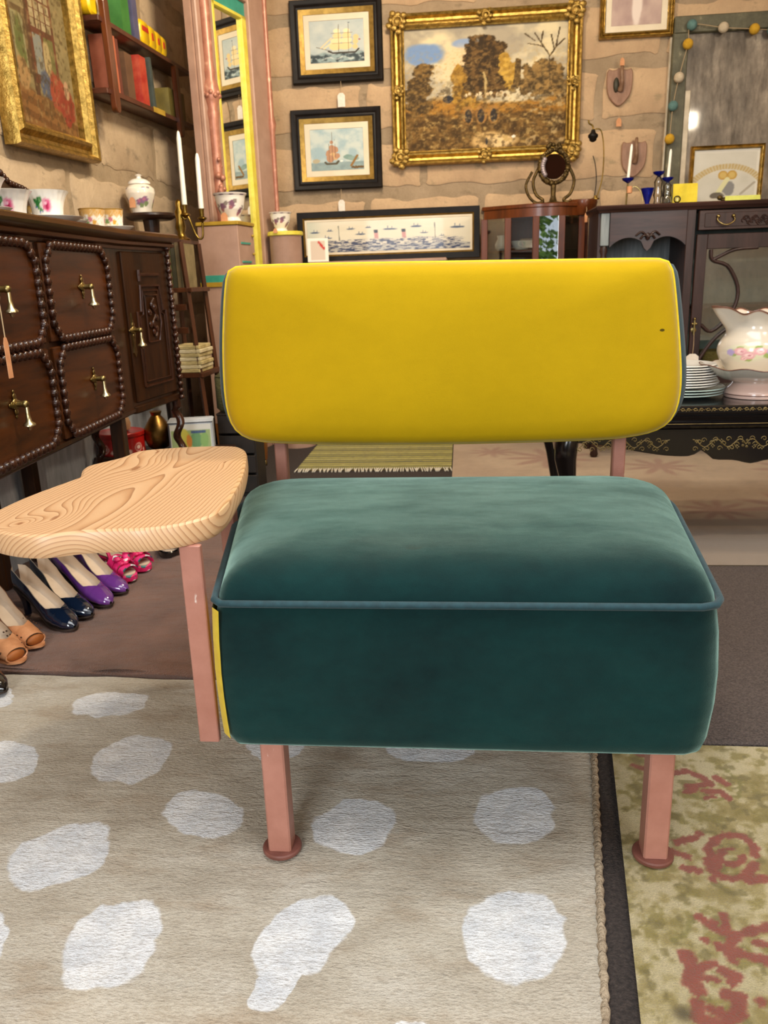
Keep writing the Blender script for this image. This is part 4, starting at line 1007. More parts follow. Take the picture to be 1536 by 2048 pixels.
# ------------------------------------------------------------------ pictures
mat('gilt', '7a6026', 'b8954a', 45, .34, .8, bump=.2, bscale=90); mat('gilt_bright', '8a6c2c', 'c9a75c', 60, .32, .8, bump=.5, bscale=130); mat('frame_black', '0f0a07', '1a130f', 30, .5, Specular_IOR_Level=.2); mat('frame_gold_thin', '7d6128', '9c7c3a', 40, .4, .7); mat('mount_cream', 'e3d6bd', 'dccdb2', 10, .8)
GP = [(0, 0), (0, -.03), (.006, -.040), (.016, -.036), (.026, -.022), (.036, -.020), (.05, -.034), (.058, -.036), (.066, -.022), (.072, -.020), (.072, 0)]
def scaleprof(p, k, d=1): return [(a*k, b*d) for a, b in p]
def orn(m, cx, cz, r, y, seed, n=9):
    rnd = random.Random(seed)
    for k in range(n):
        a = k*2*pi/n; rr = r*(.62+.25*(k % 2)); m.ball((cx+rr*cos(a), y+rnd.uniform(-.004, .004), cz+rr*sin(a)), r*.30, 7, (1.2, .7, 1))
    m.ball((cx, y-.006, cz), r*.40, 8, (1, .7, 1))
    m.tube([(cx+r*.55*cos(t_*.6)*(1-t_/22), y-.008, cz+r*.55*sin(t_*.6)*(1-t_/22)) for t_ in range(20)], r*.12, 5); return m
def picture(label, x, y, z, w, h, fw, art, nx, ny, rotz=0, frame='gilt', prof=None, mtp='print_matt', mount=0, slip=None, ornate=False, rot=None, group=None, name='framed_picture', dep=1.0):
    """z is the centre height; local x to the right, facing -y"""
    o = thing(name, label, 'picture', (x, y, z), rotz, group, rot)
    MB().frame(w, h, scaleprof(prof or GP, fw/.072, dep)).build('frame', frame, o, 30)
    iw, ih = w-2*fw, h-2*fw
    MB().box(-iw/2-.01, iw/2+.01, -.006, -.002, -ih/2-.01, ih/2+.01).build('backing', 'mount_cream', o)
    if slip:
        MB().frame(iw+.004, ih+.004, [(0, -.006), (0, -.020*dep), (slip*.5, -.016*dep), (slip, -.012*dep), (slip, -.006)]).build('gold_slip', 'frame_gold_thin', o, 30); iw -= 2*slip; ih -= 2*slip
    if mount: MB().frame(iw+.002, ih+.002, [(0, -.0062), (0, -.010), (mount, -.010), (mount, -.0062)]).build('mount', 'mount_cream', o, 0); iw -= 2*mount; ih -= 2*mount
    art_mesh('print', nx, ny, lambda u, v: (-iw/2+u*iw, -.008+0*u, -ih/2+v*ih), art, mtp, o)
    if ornate:
        for sx in (-1, 1):
            for sz in (-1, 1): orn(MB(), sx*(w/2-fw*.55), sz*(h/2-fw*.55), fw*.72, -.036*dep, 3).build('corner_ornament', 'gilt_bright', o, 60)
            orn(MB(), sx*(w/2-fw*.5), 0, fw*.5, -.034*dep, 5, 7).build('side_ornament', 'gilt_bright', o, 60); orn(MB(), 0, sx*(h/2-fw*.5), fw*.55, -.034*dep, 6, 7).build('side_ornament', 'gilt_bright', o, 60)
    return o
def landscape(u, v):
    a = Art(u, v, 'c9b893'); n = fbm(u, v, 5, 1, 5); n2 = fbm(u, v, 22, 7, 5); n3 = fbm(u, v, 60, 9, 3)
    a.c = a.two('a89c86', 'd9c9a2', ss(.35, .65, n)); a.put(ss(.55, .7, fbm(u, v, 7, 12))*.7, 'cdbf9f'); a.put(ss(.5, .75, fbm(u, v, 9, 17))*.5, '8f887c')
    a.blob(.12, .80, .11, .085, '7590b8', .35, 8, 3, .2); a.blob(.37, .87, .08, .035, '8a9cba', .35, 8, 4, .25); a.blob(.42, .70, .16, .14, 'e0c49a', .4, 6, 6, .3)
    g = .40+.03*np.sin(u*7)+.05*(n2-.5)
    a.put(ss(g+.02, g-.02, v), a.two('8f5f22', 'b8842f', n2)); a.put(ss(.31, .27, v+.06*(n2-.5)+.12*(u-.3)*(u < .35)), a.two('4a3415', '7a5a2a', ss(.3, .7, n2)))
    def tree(cx, cy, rx, ry, c1, c2, sd, rag=.45): a.blob(cx, cy, rx, ry, a.two(c1, c2, ss(.35, .65, fbm(u, v, 40, sd, 4))), rag*1.3, 24, sd, .10)
    for x, y, r in ((.08, .57, .055), (.12, .66, .06), (.06, .48, .06), (.13, .50, .05), (.07, .40, .065), (.12, .37, .05)): tree(x, y, r, r*1.1, '44331a', '7a5c2c', int(x*900+y*90), .6)
    for x, y, r in ((.37, .52, .07), (.34, .62, .05), (.40, .45, .07), (.36, .42, .06)): tree(x, y, r, r*1.35, '8a6420', 'b58a34', int(x*800+y*90))
    for x, y, r in ((.49, .83, .09), (.43, .77, .07), (.56, .79, .07), (.50, .70, .12), (.42, .66, .06), (.58, .66, .08), (.52, .58, .13), (.46, .54, .08), (.60, .54, .08)): tree(x, y, r, r*1.05, '33240f', '6d5028', int(x*700+y*99))
    for x, y, r in ((.64, .64, .05), (.66, .54, .05), (.62, .72, .035)): tree(x, y, r, r*1.5, 'a8802c', 'c9a145', int(x*600+y*90))
    tree(.70, .58, .022, .13, '4d3a1c', '6a5228', 44); 
    for x, y, r in ((.78, .60, .06), (.86, .64, .06), (.74, .50, .06), (.92, .60, .07), (.84, .5, .09), (.94, .48, .09)): tree(x, y, r, r*1.1, '4d3c20', '957440', int(x*500+y*90), .6)
    for p in ([(.90, .5), (.89, .74), (.84, .84), (.80, .92)], [(.89, .72), (.93, .80), (.95, .95)], [(.86, .80), (.83, .82), (.76, .84)], [(.84, .84), (.85, .93)], [(.93, .80), (.98, .86)], [(.80, .86), (.74, .92)], [(.92, .78), (.90, .9)]): a.line(p, .004, '4d3c24', .003)
    a.line([(.50, .40), (.505, .56), (.49, .63)], .006, 'b9a06a', .004)
    for i in range(13): a.blob(.36+.022*i, .435+.012*((i*7) % 3), .010, .016, 'e3cba2' if i % 3 else '6b4f2c', .3, 30, i)
    a.blob(.27, .425, .03, .03, '2a2b33', .4, 20, 2)
    for x in (.395, .475, .555): a.blob(x, .285, .038, .075, 'a5763a', .1, 20, 2); a.blob(x, .275, .022, .055, '2e2a2a', .1, 20, 3)
    a.blob(.52, .07, .12, .075, 'c9a56a', .25, 14, 5, .2); a.blob(.60, .06, .10, .05, 'e0c08a', .3, 14, 6, .25); a.blob(.68, .09, .012, .012, 'efe6d5', .2, 14, 7); a.blob(.51, .06, .008, .03, '24304a', .2, 14, 8)
    a.put(ss(.60, .75, fbm(u, v, 30, 31, 4))*ss(.35, .25, v)*.8, 'b8995c'); a.put(ss(.55, .7, fbm(u, v, 26, 33, 4))*ss(.7, .8, u)*ss(.55, .4, v)*.8, 'b99f70'); a.put(ss(.45, .7, fbm(u, v, 44, 51, 4))*ss(.62, .5, v)*.55, '3a2a12'); a.put(ss(.52, .72, fbm(u, v, 70, 61, 3))*ss(.9, .7, v)*.4, 'b5945a'); a.put((n3-.4)*.55*ss(.62, .45, a.c.mean(-1)), '2e200c'); return a.c
picture('large gilt framed oil landscape of autumn trees and bridge on back wall', .123, YB-.002, 1.819, .985, .725, .072, landscape, 210, 150, ornate=True, dep=1.3)
def ship_a(u, v):
    a = Art(u, v, 'b9c2bf'); n = fbm(u, v, 5, 2, 5); a.c = a.two('a9b5b6', 'cfd2c8', n); s_ = ss(.25, .19, v+.03*np.sin(u*19))
    a.put(s_, a.two('3d484c', '93a5a4', ss(.35, .7, fbm(u, v, 14, 5)+.25*np.sin(pi*u)-.1))); a.put(ss(.03, .0, np.abs(v-.10-.03*np.sin(u*23)))*ss(.4, .5, fbm(u, v, 12, 3))*.7, 'e0e2da')
    a.line([(.34, .27), (.42, .225), (.84, .225), (.90, .30)], .016, '3d352c'); a.line([(.12, .38), (.40, .27)], .006, '5a4a38')
    def sail(p, c): 
        x0, y0, w, h = p; a.blob(x0+w/2, y0+h/2, w*.56, h*.56, c, .12, 9, int(x0*90+y0*70), .08)
    for cx in (.50, .68):
        sail((cx-.13, .30, .22, .15), 'e8cf98'); sail((cx-.10, .45, .19, .13), 'edd8a8'); sail((cx-.07, .58, .15, .11), 'e8cf98'); sail((cx-.05, .69, .11, .10), 'f0dfb4'); a.line([(cx+.03, .25), (cx+.04, .90)], .004, '5a4a38')
        for yy in (.45, .58, .69): a.line([(cx-.10, yy), (cx+.11, yy)], .003, '8f744a')
    for k, y in ((.84, .30), (.85, .42), (.86, .53)): sail((k-.05, y, .09, .11), 'dfc48c')
    a.line([(.20, .36), (.40, .58)], .014, 'e3cda0'); a.line([(.26, .34), (.42, .48)], .016, 'e8d4a6'); a.blob(.92, .52, .02, .012, 'a83a34', .2, 9, 1); a.blob(.73, .93, .02, .01, '4a5a6a', .2, 9, 1); return a.c
def ship_b(u, v):
    a = Art(u, v, 'a9bcc0'); n = fbm(u, v, 5, 3, 5); a.c = a.two('9fb6bc', 'c6cfc8', ss(.3, .7, n)); a.put(ss(.22, .18, v), a.two('7f9294', '9db0ae', fbm(u, v, 12, 5)))
    a.line([(.27, .20), (.30, .16), (.48, .16), (.52, .22)], .022, '57503f')
    for x, y, r in ((.36, .40, .07), (.43, .34, .08), (.40, .55, .05), (.46, .50, .06), (.36, .28, .07), (.50, .36, .05), (.40, .68, .03)): a.blob(x, y, r, r*1.3, 'cfa878' if int(x*100) % 2 else 'b88a6a', .35, 12, int(x*99+y*80), .1)
    a.line([(.41, .2), (.41, .92)], .004, '6a5a48'); a.line([(.47, .2), (.46, .75)], .003, '6a5a48'); a.line([(.35, .2), (.35, .65)], .003, '6a5a48')
    a.blob(.70, .31, .08, .06, '7f9a92', .4, 12, 2, .15); a.blob(.80, .27, .1, .05, '8aa29a', .4, 12, 3, .15); a.line([(.76, .10), (.88, .34)], .022, '8f6a3a'); a.line([(.78, .06), (.97, .06)], .03, '6b5230', .02); a.blob(.10, .24, .07, .05, 'b5a98c', .4, 14, 4, .2); a.blob(.58, .22, .03, .02, 'e6e6dc', .3, 12, 5); return a.c
BP = [(0, 0), (0, -.022), (.008, -.03), (.03, -.026), (.045, -.018), (.055, -.020), (.072, -.016), (.072, 0)]
picture('upper of two black framed ship prints, clipper under full sail', -.652, YB-.002, 2.081, .485, .395, .047, ship_a, 130, 105, frame='frame_black', prof=BP, mtp='print_glazed', slip=.024, mount=.028)
picture('lower of two black framed ship prints, warship near harbour', -.676, YB-.002, 1.558, .488, .405, .047, ship_b, 130, 105, frame='frame_black', prof=BP, mtp='print_glazed', slip=.024, mount=.028)
tag_on('white price tag hanging below the upper ship print', (-.637, YB-.035, 1.885), .055, .040, .068, 'paper_tag')
tag_on('white price tag hanging below the lower ship print', (-.660, YB-.035, 1.355), .055, .036, .066, 'paper_tag')
def flowers(u, v):
    a = Art(u, v, 'b59a92'); a.c = a.two('a58b85', 'cdb5a8', fbm(u, v, 6, 3)); a.blob(.5, .28, .10, .3, 'e3d3c8', .2, 8, 1, .2)
    for i in range(14): a.blob(.2+.6*((i*37) % 17)/17, .55+.35*((i*11) % 7)/7, .07, .07, ['e9d9cf', 'dcb9b4', 'cfc0a8'][i % 3], .4, 12, i, .15)
    return a.c
picture('small gilt framed pale flower picture at the top right of back wall', .881, YB-.002, 2.225, .365, .43, .030, flowers, 50, 60, mount=.030, dep=.8)
def dutch(u, v):
    a = Art(u, v, '8f8460'); n = fbm(u, v, 8, 2, 5); a.c = a.two('6d6444', 'a89a70', n); a.put(ss(.16, .12, v-.25*(1-u)*.6), a.two('6a4324', '96683a', np.floor((v*22+u*3)) % 2*.6+.2*n))
    a.put(((u > .10)*(u < .36)*(v > .34)*(v < .74))*.9, '5a4630'); a.put(((u > .15)*(u < .32)*(v > .36)*(v < .70))*.95, '9a9a72'); a.blob(.24, .5, .06, .16, '5d6b3a', .4, 12, 3)
    a.put(((u > .36)*(u < .44)*(v > .22)*(v < .94))*.95, '4a3226'); a.put(((u > .40)*(u < .78)*(v > .30)*(v < .92))*.95, '63352a')
    for i in range(4):
        for j in range(4): a.put(((u > .435+.083*i)*(u < .50+.083*i)*(v > .66+.062*j)*(v < .712+.062*j))*.95, 'c0b58e' if (i+j) % 3 else 'a79c78')
    a.put(((u > .44)*(u < .56)*(v > .36)*(v < .62))*.9, '8a9a9a'); a.put(((u > .60)*(u < .75)*(v > .33)*(v < .62))*.9, '6a7040')
    a.blob(.62, .47, .06, .12, 'b9a878', .3, 12, 4); a.blob(.56, .30, .10, .10, '4a5a7a', .3, 12, 5); a.blob(.72, .28, .13, .12, 'a03f30', .35, 12, 6); a.blob(.86, .2, .14, .12, '8f3028', .35, 12, 7); a.blob(.88, .32, .04, .06, 'c9a080', .3, 12, 8); a.blob(.22, .34, .09, .10, 'b08a5a', .4, 12, 9); a.blob(.55, .16, .09, .06, '6b4a2a', .4, 12, 10); a.blob(.06, .35, .08, .07, '44552f', .4, 12, 12); a.put(ss(.93, .95, v), '5d6a34'); a.put(ss(.5, .75, fbm(u, v, 34, 8))*.6, '3a2c1a'); a.put(ss(.55, .8, fbm(u, v, 30, 28))*.5, 'b09a6a'); a.put(.32+0*u, '5d4a2c'); return a.c
picture('tall gilt framed interior painting on left wall above the sideboard', XL+.004, 2.945, 1.655, .612, .64, .078, dutch, 110, 150, rot=(0, radians(-1.6), radians(90)), ornate=False, dep=1.3, frame='gilt')

# ------------------------------------------------------------------ wall shelf with books and yellow tins
SHR = (0, radians(-2.2), radians(90)); SHO = Vector((XL+.002, 3.30, 1.615))
sh = thing('wall_shelf', 'two-tier mahogany wall shelf holding books and yellow tins', 'shelf', SHO, rot=SHR)
SM = Matrix.Translation(SHO) @ Matrix.Rotation(radians(90), 4, 'Z') @ Matrix.Rotation(radians(-2.2), 4, 'Y')
for z in (0, .245):
    MB().box(-.02, 1.05, -.10, 0, z-.022, z, .003).build('board', 'wood_mahog_x', sh)
for s_, zt0 in ((.035, .315), (.80, .224)):
    out = rrect(s_-.024, s_+.024, -.085, zt0, .022); MB().prism(out, -.115, -.092, 'xz', .003).build('bracket', 'wood_mahog', sh)
def on_sh(s_, z, y=-.085): return SM @ Vector((s_, y, z))
def sbook(label, s_, th, h, mt, lev=0, lean=0): 
    o = book(label, on_sh(s_, lev*.245+.0005), th, h, .08, mt, group='books on the wall shelf'); o.rotation_euler = (0, radians(-2.2+lean), radians(90)); return o
for nm, a, b in (('bk_terra', 'a5583a', 'b9694a'), ('bk_maroon', '5c2f24', '6f3a2c'), ('bk_umber', '5a3f2b', '6d4e36'), ('bk_red', 'a02018', 'c0553a'), ('bk_slate', '3d443f', '4d554e'), ('bk_green', '2f6a2a', '3f7d36'), ('bk_blue', '4a4a66', '5c5b78'), ('bk_olive', '5f5424', '76692f'), ('bk_gold', 'a8872a', 'bd9b3a')): mat(nm, a, b, 14, .6)
sbook('terracotta cloth book first on the lower wall shelf', .115, .055, .205, 'bk_terra'); sbook('narrow maroon book pressed against the terracotta book', .158, .026, .20, 'bk_maroon')
sbook('thick brown book on the lower wall shelf', .265, .075, .17, 'bk_umber'); sbook('bright red book on the lower wall shelf', .425, .075, .19, 'bk_red'); sbook('thin dark slate book leaning by the red book', .535, .020, .205, 'bk_slate', 0, -3)
sbook('squat olive book behind the far shelf bracket', .78, .11, .12, 'bk_olive'); sbook('olive gold book at the far end of the lower shelf', .905, .09, .125, 'bk_olive')
sbook('tall green book on the upper wall shelf', .295, .085, .24, 'bk_green', 1); sbook('blue grey book beside the tall green book', .405, .055, .18, 'bk_blue', 1)
o = MB().prism([(.46, -.020), (.60, -.020), (.60, .002), (.46, .002)], -.1045, -.102, 'xz'); o.v = [tuple(SM @ Vector(v)) for v in o.v]; one(o, 'shelf_label', 'bk_gold', 'small gold paper strip on the lower shelf edge', 'label', smooth=0)
mat('tin_yellow', 'e3b40a', 'f0c818', 12, .35, coat=.4); mat('tin_mark', 'b02a1c', 'c03324', 30, .5)
for i, s_ in enumerate((.50, .585, .66, .725)):
    w, h = .050-.003*i, .085-.004*i; t_ = thing('yellow_tin', ['yellow tin with a red label strip beside the blue book', 'second yellow tin along the upper shelf', 'third yellow tin along the upper shelf', 'last yellow tin along the upper shelf'][i], 'tin', on_sh(s_, .2455, -.055), group='yellow tins on the wall shelf', rot=SHR)
    MB().prism(rrect(-w, w, 0, h*1.15, .028), -.035, .03, 'xz', .008).build('body', 'tin_yellow', t_, 60)
    (MB().box(-w*.75, w*.75, -.0362, -.035, h*.62, h*.85) if i == 0 else MB().box(-.010, .010, -.0362, -.035, h*.45, h*.8)).build('red_mark', 'tin_mark', t_, 0)
one(MB().prism(rrect(-.04, .04, 0, .07, .03), -.03, .03, 'xz', .008), 'yellow_tin', 'tin_yellow', 'yellow tin at the near end of upper shelf beside the gilt frame', 'tin', on_sh(.0, .2455, -.05), 90, 'yellow tins on the wall shelf')

# ------------------------------------------------------------------ tall pier mirror standing across the corner
t = NT('pink_wood'); n = t.noise(9, 4, .6); t.set(Base_Color=t.ramp(n, [(.3, '9c7b69'), (.7, 'b18f7c')]), Roughness=.5)
t = NT('copper_paint'); n = t.noise(26, 4, .65); t.set(Base_Color=t.ramp(n, [(.35, 'a26a55'), (.62, 'b98069'), (.75, 'd9a98c')]), Roughness=.4, Metallic=.25)
mat('teal_paint', '2f8a76', '3b9a86', 20, .5); mat('yellow_line', 'd3c23a', 'e3d65c', 20, .5); mat('mustard_paint', '9a7a1c', 'b08e28', 20, .5)
mg = NT('mirror_glass'); mg.set(Base_Color=(.82, .83, .80, 1), Metallic=1.0, Roughness=.02)
PHI = 74; W_ = .60
Lc = Vector((-1.176, 3.898, 0))
mr = thing('pier_mirror', 'tall pink painted mirror with yellow inner line across the corner', 'mirror', (Lc.x, Lc.y, 0), PHI)
MB().box(.0, W_, .012, .045, 0, 2.42).build('backing', 'pink_wood', mr)
g0, g1, gt = .165, .405, 2.10
MB().box(g0, g1, .004, .0115, .70, gt).build('glass', 'mirror_glass', mr, 0)
MB().box(g1+.040, W_-.01, -.03, .012, .0, 2.30, .005).build('stile', 'pink_wood', mr); MB().box(.01, g0-.018, -.012, .012, .0, 2.30, .005).build('stile', 'pink_wood', mr)
MB().box(.0, W_, -.02, .012, gt+.075, 2.30, .005).build('head', 'pink_wood', mr); MB().box(g0-.018, g1+.040, -.006, .012, gt+.016, gt+.075).build('teal_panel', 'teal_paint', mr)
MB().box(-.03, W_+.03, -.06, .03, 2.30, 2.34, .01).build('cornice', 'pink_wood', mr); MB().box(-.05, W_+.05, -.09, .03, 2.34, 2.42, .012).build('cornice', 'pink_wood', mr)
for x0, x1, zz0, zz1 in ((g0-.018, g0, .70, gt+.016), (g1, g1+.040, .70, gt+.016), (g0-.018, g1+.040, gt, gt+.016)): MB().box(x0, x1, -.012, .012, zz0, zz1, .002).build('inner_line', 'yellow_line', mr)
pr_ = [(.030, .70), (.034, .74), (.022, .76), (.021, 1.20), (.026, 1.22)]
pr_ += [(.034, 1.24), (.022, 1.27), (.024, 1.60), (.030, 1.63), (.022, 1.65), (.033, 1.68), (.040, 1.71), (.033, 1.75), (.024, 1.77), (.027, 1.80), (.021, 1.83), (.023, 2.22), (.034, 2.25), (.034, 2.30)]
MB().lathe(pr_, (.06, -.025, 0), 16).build('turned_column', 'copper_paint', mr, 50)
m = MB(); rnd = random.Random(8)
for k in range(26): m.ball((.06+rnd.uniform(-.03, .03), -.045+rnd.uniform(-.01, .01), 1.30+rnd.uniform(-.10, .13)), rnd.uniform(.008, .016), 7)
m.build('carved_ornament', 'copper_paint', mr, 60); m = MB()
for k in range(12): m.ball((.06+.034*cos(k*.52), -.025+.034*sin(k*.52), 1.70+.012*(k % 2)), .012, 7)
m.build('carved_ring', 'copper_paint', mr, 60)
MB().lathe([(.014, .70), (.012, 1.3), (.016, 1.62), (.024, 1.66), (.015, 1.70), (.012, 2.2), (.02, 2.28)], (W_-.004, -.035, 0), 12).build('slim_column', 'copper_paint', mr, 50)
candle('leaning white candle in front of the mirror turned column', at(416, 338, y=4.05), at(402, 225, y=4.05), .008)
m = MB(); p = at(416, 340, y=4.05); m.lathe([(.004, -.03), (.016, -.012), (.012, -.004), (.011, .012)], p, 12); mc = Vector(p); mc2 = mr.matrix_basis @ Vector((.06, -.04, 1.30))
m.tube(spline([tuple(p-Vector((0, 0, .02))), tuple((mc+mc2)/2-Vector((0, 0, .05))), tuple(mc2)], 10), .006, 7)
m.v = [tuple(mr.matrix_basis.inverted() @ Vector(v)) for v in m.v]; m.build('candle_arm', 'copper_paint', mr, 60)
c4b, c4t = at(547, 379, y=4.47), at(543, 288, y=4.47)
candle('white candle beside the mirror right edge above the flower pot', c4b, c4t, .008)
m = MB().lathe([(.004, -.03), (.016, -.012), (.012, -.004), (.011, .006)], c4b, 12); m.tube(spline([tuple(c4b-Vector((0, 0, .02))), tuple(c4b+Vector((-.02, .03, -.06))), tuple(mr.matrix_basis @ Vector((W_-.02, -.03, c4b.z-.10)))], 10), .005, 7)
m.v = [tuple(mr.matrix_basis.inverted() @ Vector(v)) for v in m.v]; m.build('candle_arm', 'copper_paint', mr, 60)

# pink painted pedestals with flower pots
p1 = thing('pedestal_cabinet', 'pink pedestal cabinet with teal and gold bands left of bench', 'cabinet', (-.983, 3.65, 0), -6)
MB().box(-.19, 0, 0, .20, .24, 1.125, .003).build('body', 'pink_wood', p1); MB().box(-.195, .005, -.005, .205, 1.125, 1.142, .003).build('top', 'mustard_paint', p1)
MB().box(-.193, .003, -.004, .0, .885, .915).build('teal_band', 'teal_paint', p1); MB().box(-.194, .004, -.006, .0, .865, .885).build('gold_band', 'mustard_paint', p1); MB().box(0, .003, 0, .20, .885, .915).build('teal_band', 'teal_paint', p1)
for z in (1.05, .97): MB().box(.0, .004, .03, .14, z-.004, z+.004).build('drawer_line', 'teal_paint', p1); MB().ball((.006, .17, z+.035), .007, 8).build('knob', 'mustard_paint', p1)
wood('wood_honey', '6b3d18', '9a6330', 'z', 1, .35, .3)
for x, y in ((-.02, .02), (-.17, .02), (-.02, .18), (-.17, .18)):
    l_ = MB().loft([[(x-a, y-a, z), (x+a, y-a, z), (x+a, y+a, z), (x-a, y+a, z)] for a, z in ((.010, .03), (.012, .05), (.019, .24))]).build('leg', 'wood_honey', p1); MB().lathe([(.005, 0), (.011, .004), (.012, .018), (.008, .026), (.011, .032)], (x, y, 0), 10).build('castor', 'brass_dark', l_)
def pot_art(u, v):
    a = Art(u, v, 'e4ddd2'); a.put(ss(.84, .88, v), 'd5ccc4')
    for i in range(9):
        cx = (i+.3)/9; cy = .48+.16*((i*5) % 4-1.5)/2; a.blob(cx, cy, .035, .11, '7d5a6c', .6, 20, i); a.blob(cx+.04, cy+.12, .025, .07, '8a7f78', .6, 20, i+11); a.blob(cx-.02, cy-.1, .02, .06, 'a06a72', .5, 20, i+22)
        a.blob(cx, .90, .03, .05, '6d566a', .5, 20, i+33)
    return a.c
def pot(label, loc, k):
    o = thing('flower_pot', label, 'pot', loc, group='floral cachepots'); hs = np.array([0, .008, .02, .03, .06, .10, .118, .124, .132])*k; rs = np.array([.046, .048, .040, .046, .062, .070, .072, .080, .082])*k; H = hs[-1]
    art_mesh('body', 73, 30, lambda u, v: (np.interp(v*H, hs, rs)*np.cos(2*pi*u), np.interp(v*H, hs, rs)*np.sin(2*pi*u), v*H), pot_art, 'print_china', o, 1)
    MB().lathe([(.04*k, .03*k), (.06*k, .07*k), (.078*k, .131*k)], n=28, cap1=False).build('lining', 'china_white', o, 60); return o
pot('white pot with purple flowers on the square pink pedestal', (-1.035, 3.755, 1.1425), .92)
tag_on('kraft tag in front of the pot on square pink pedestal', (-1.045, 3.675, 1.182), .004, .03, .035, 'paper_tag_kraft')
p2 = thing('round_pedestal', 'round pink pedestal with gold rim beside the long ship print', 'pedestal', (-.915, 4.33, 0))
MB().lathe([(.10, 0), (.10, .03), (.082, .04), (.082, 1.10), (.084, 1.105)], n=32).build('body', 'pink_wood', p2, 40); MB().lathe([(.088, 1.105), (.092, 1.108), (.092, 1.122), (.088, 1.126)], n=32).build('top', 'yellow_line', p2, 40)
pot('white pot with purple flowers on the round pink pedestal', (-.935, 4.33, 1.1265), .72)
tag_on('kraft tag in front of the pot on round pink pedestal', (-.945, 4.235, 1.142), .003, .022, .022, 'paper_tag_kraft')

# long ship print on a pink chest behind the bench
ch = thing('pink_chest', 'pink chest hidden behind the bench back under the long ship print', 'chest', (-.45, 4.48, 0))
MB().box(-.34, .36, -.14, .16, .06, .955, .004).build('body', 'pink_wood', ch); MB().box(-.35, .37, -.15, .165, .955, .972, .004).build('top', 'pink_wood', ch)
for z in (.25, .5, .75): MB().box(-.32, .34, -.15, -.138, z-.11, z+.10, .004).build('drawer', 'pink_wood', ch)
for x, y in ((-.30, -.1), (.32, -.1), (-.30, .12), (.32, .12)): MB().box(x-.02, x+.02, y-.02, y+.02, 0, .062).build('foot', 'wood_dark', ch)
def fleet(u, v):
    a = Art(u, v, 'ddd6c0'); a.c = a.two('d6cdb4', 'e3dcc8', fbm(u, v, 4, 2)); a.put(ss(.12, .0, u)*.5, 'b5c0b0')
    for i, (x, y, s_) in enumerate(((.05, .66, 1), (.14, .70, .7), (.27, .74, .9), (.33, .56, 1), (.12, .47, 1), (.38, .77, .6), (.51, .69, 1.3), (.67, .75, 1.2), (.72, .54, .8), (.83, .42, .6), (.92, .68, 1.4))):
        a.blob(x, y, .030*s_, .022*s_, '4a5870', .4, 25, i, .25); a.line([(x-.008*s_, y), (x-.008*s_, y+.09*s_)], .0022, '6a7486'); a.line([(x+.012*s_, y), (x+.012*s_, y+.07*s_)], .0022, '6a7486')
    for x in (.43, .60): a.line([(x, .34), (x-.004, .62)], .012, 'c08a84'); a.line([(x-.004, .60), (x-.005, .68)], .012, '2a2a30')
    for x in (.20, .79): a.line([(x, .3), (x-.005, .85)], .0025, '7a7a70')
    k = ss(.40, .30, v+.10*(fbm(u, v, 26, 5)-.5)-.06*np.sin(pi*u)); a.put(k*ss(.02, .08, u)*ss(.98, .92, u), a.two('4a5068', 'cfc8b8', ss(.40, .58, fbm(u, v, 46, 6, 4)))); a.put(ss(.22, .15, v), a.two('3d4560', 'b8b4aa', ss(.35, .6, fbm(u, v, 40, 8)))); return a.c
FP = [(0, 0), (0, -.02), (.004, -.024), (.066, -.020), (.072, -.014), (.072, 0)]
picture('long black framed print of many small ships behind the bench', -.405, 4.63, 1.105, 1.0, .265, .034, fleet, 260, 60, frame='frame_black', prof=FP, mtp='print_glazed', slip=.008, mount=.010)
def cardart(u, v):
    a = Art(u, v, 'e6ded0'); a.put(((u > .14)*(u < .86)*(v > .05)*(v < .9))*1.0, 'cbb9a6'); a.line([(.55, .85), (.8, .55)], .05, 'b8332f', .03); return a.c
o = thing('greeting_card', 'white card with a red mark leaning in front of the long ship print', 'card', (-.755, 4.37, .9725), 6, rot=(radians(-8), 0, radians(8)))
MB().box(-.055, .055, 0, .003, 0, .12).build('card', 'paper_tag', o); art_mesh('print', 24, 24, lambda u, v: (-.054+u*.108, -.0006+0*u, .001+v*.118), cardart, 'print_matt', o)

# ------------------------------------------------------------------ carved wall shields
t = NT('shield_wood'); n = t.noise(14, 4, .6, t.mapping(scale=(3, 3, 1))); t.set(Base_Color=t.ramp(n, [(.3, '7d5a44'), (.7, '9d7760')]), Roughness=.6)
mat('antler', '6b4a34', '8a6a50', 30, .6); mat('shield_dark', '2d2a1c', '3a3526', 30, .6)
def shield(label, x, z, dark):
    o = thing('trophy_shield', label, 'shield', (x, YB-.002, z), group='shield plaques')
    out = [(-.064, .075), (-.03, .062), (0, .078), (.03, .062), (.064, .075), (.066, .0), (.058, -.05), (.032, -.085), (0, -.108), (-.032, -.085), (-.058, -.05), (-.066, 0)]
    MB().prism(chaikin(out, 1), 0, -.018, 'xz', .004).build('plaque', 'shield_wood', o, 30)
    MB().tube(spline([(.004, -.02, -.03), (.008, -.04, 0), (.004, -.045, .05), (.008, -.03, .085)], 10), [.016, .015, .012, .012, .011, .010, .010, .009, .009, .007], 8).build('hoof', 'antler', o, 60)
    if dark: MB().ball((-.018, -.022, -.005), .03, 10, (.5, .4, 1.2)).build('badge', 'shield_dark', o, 60)
    return o
shield('upper wooden shield plaque on the back wall under the flower picture', .812, 1.802, True); shield('lower wooden shield plaque on the back wall behind the candle', .903, 1.455, False)
tag_on('round kraft tag above the upper shield plaque', (.815, YB-.05, 1.935), .02, .022, .035, 'paper_tag_kraft'); tag_on('kraft tag hanging under the upper shield plaque', (.816, YB-.025, 1.69), .05, .026, .040, 'paper_tag_kraft')
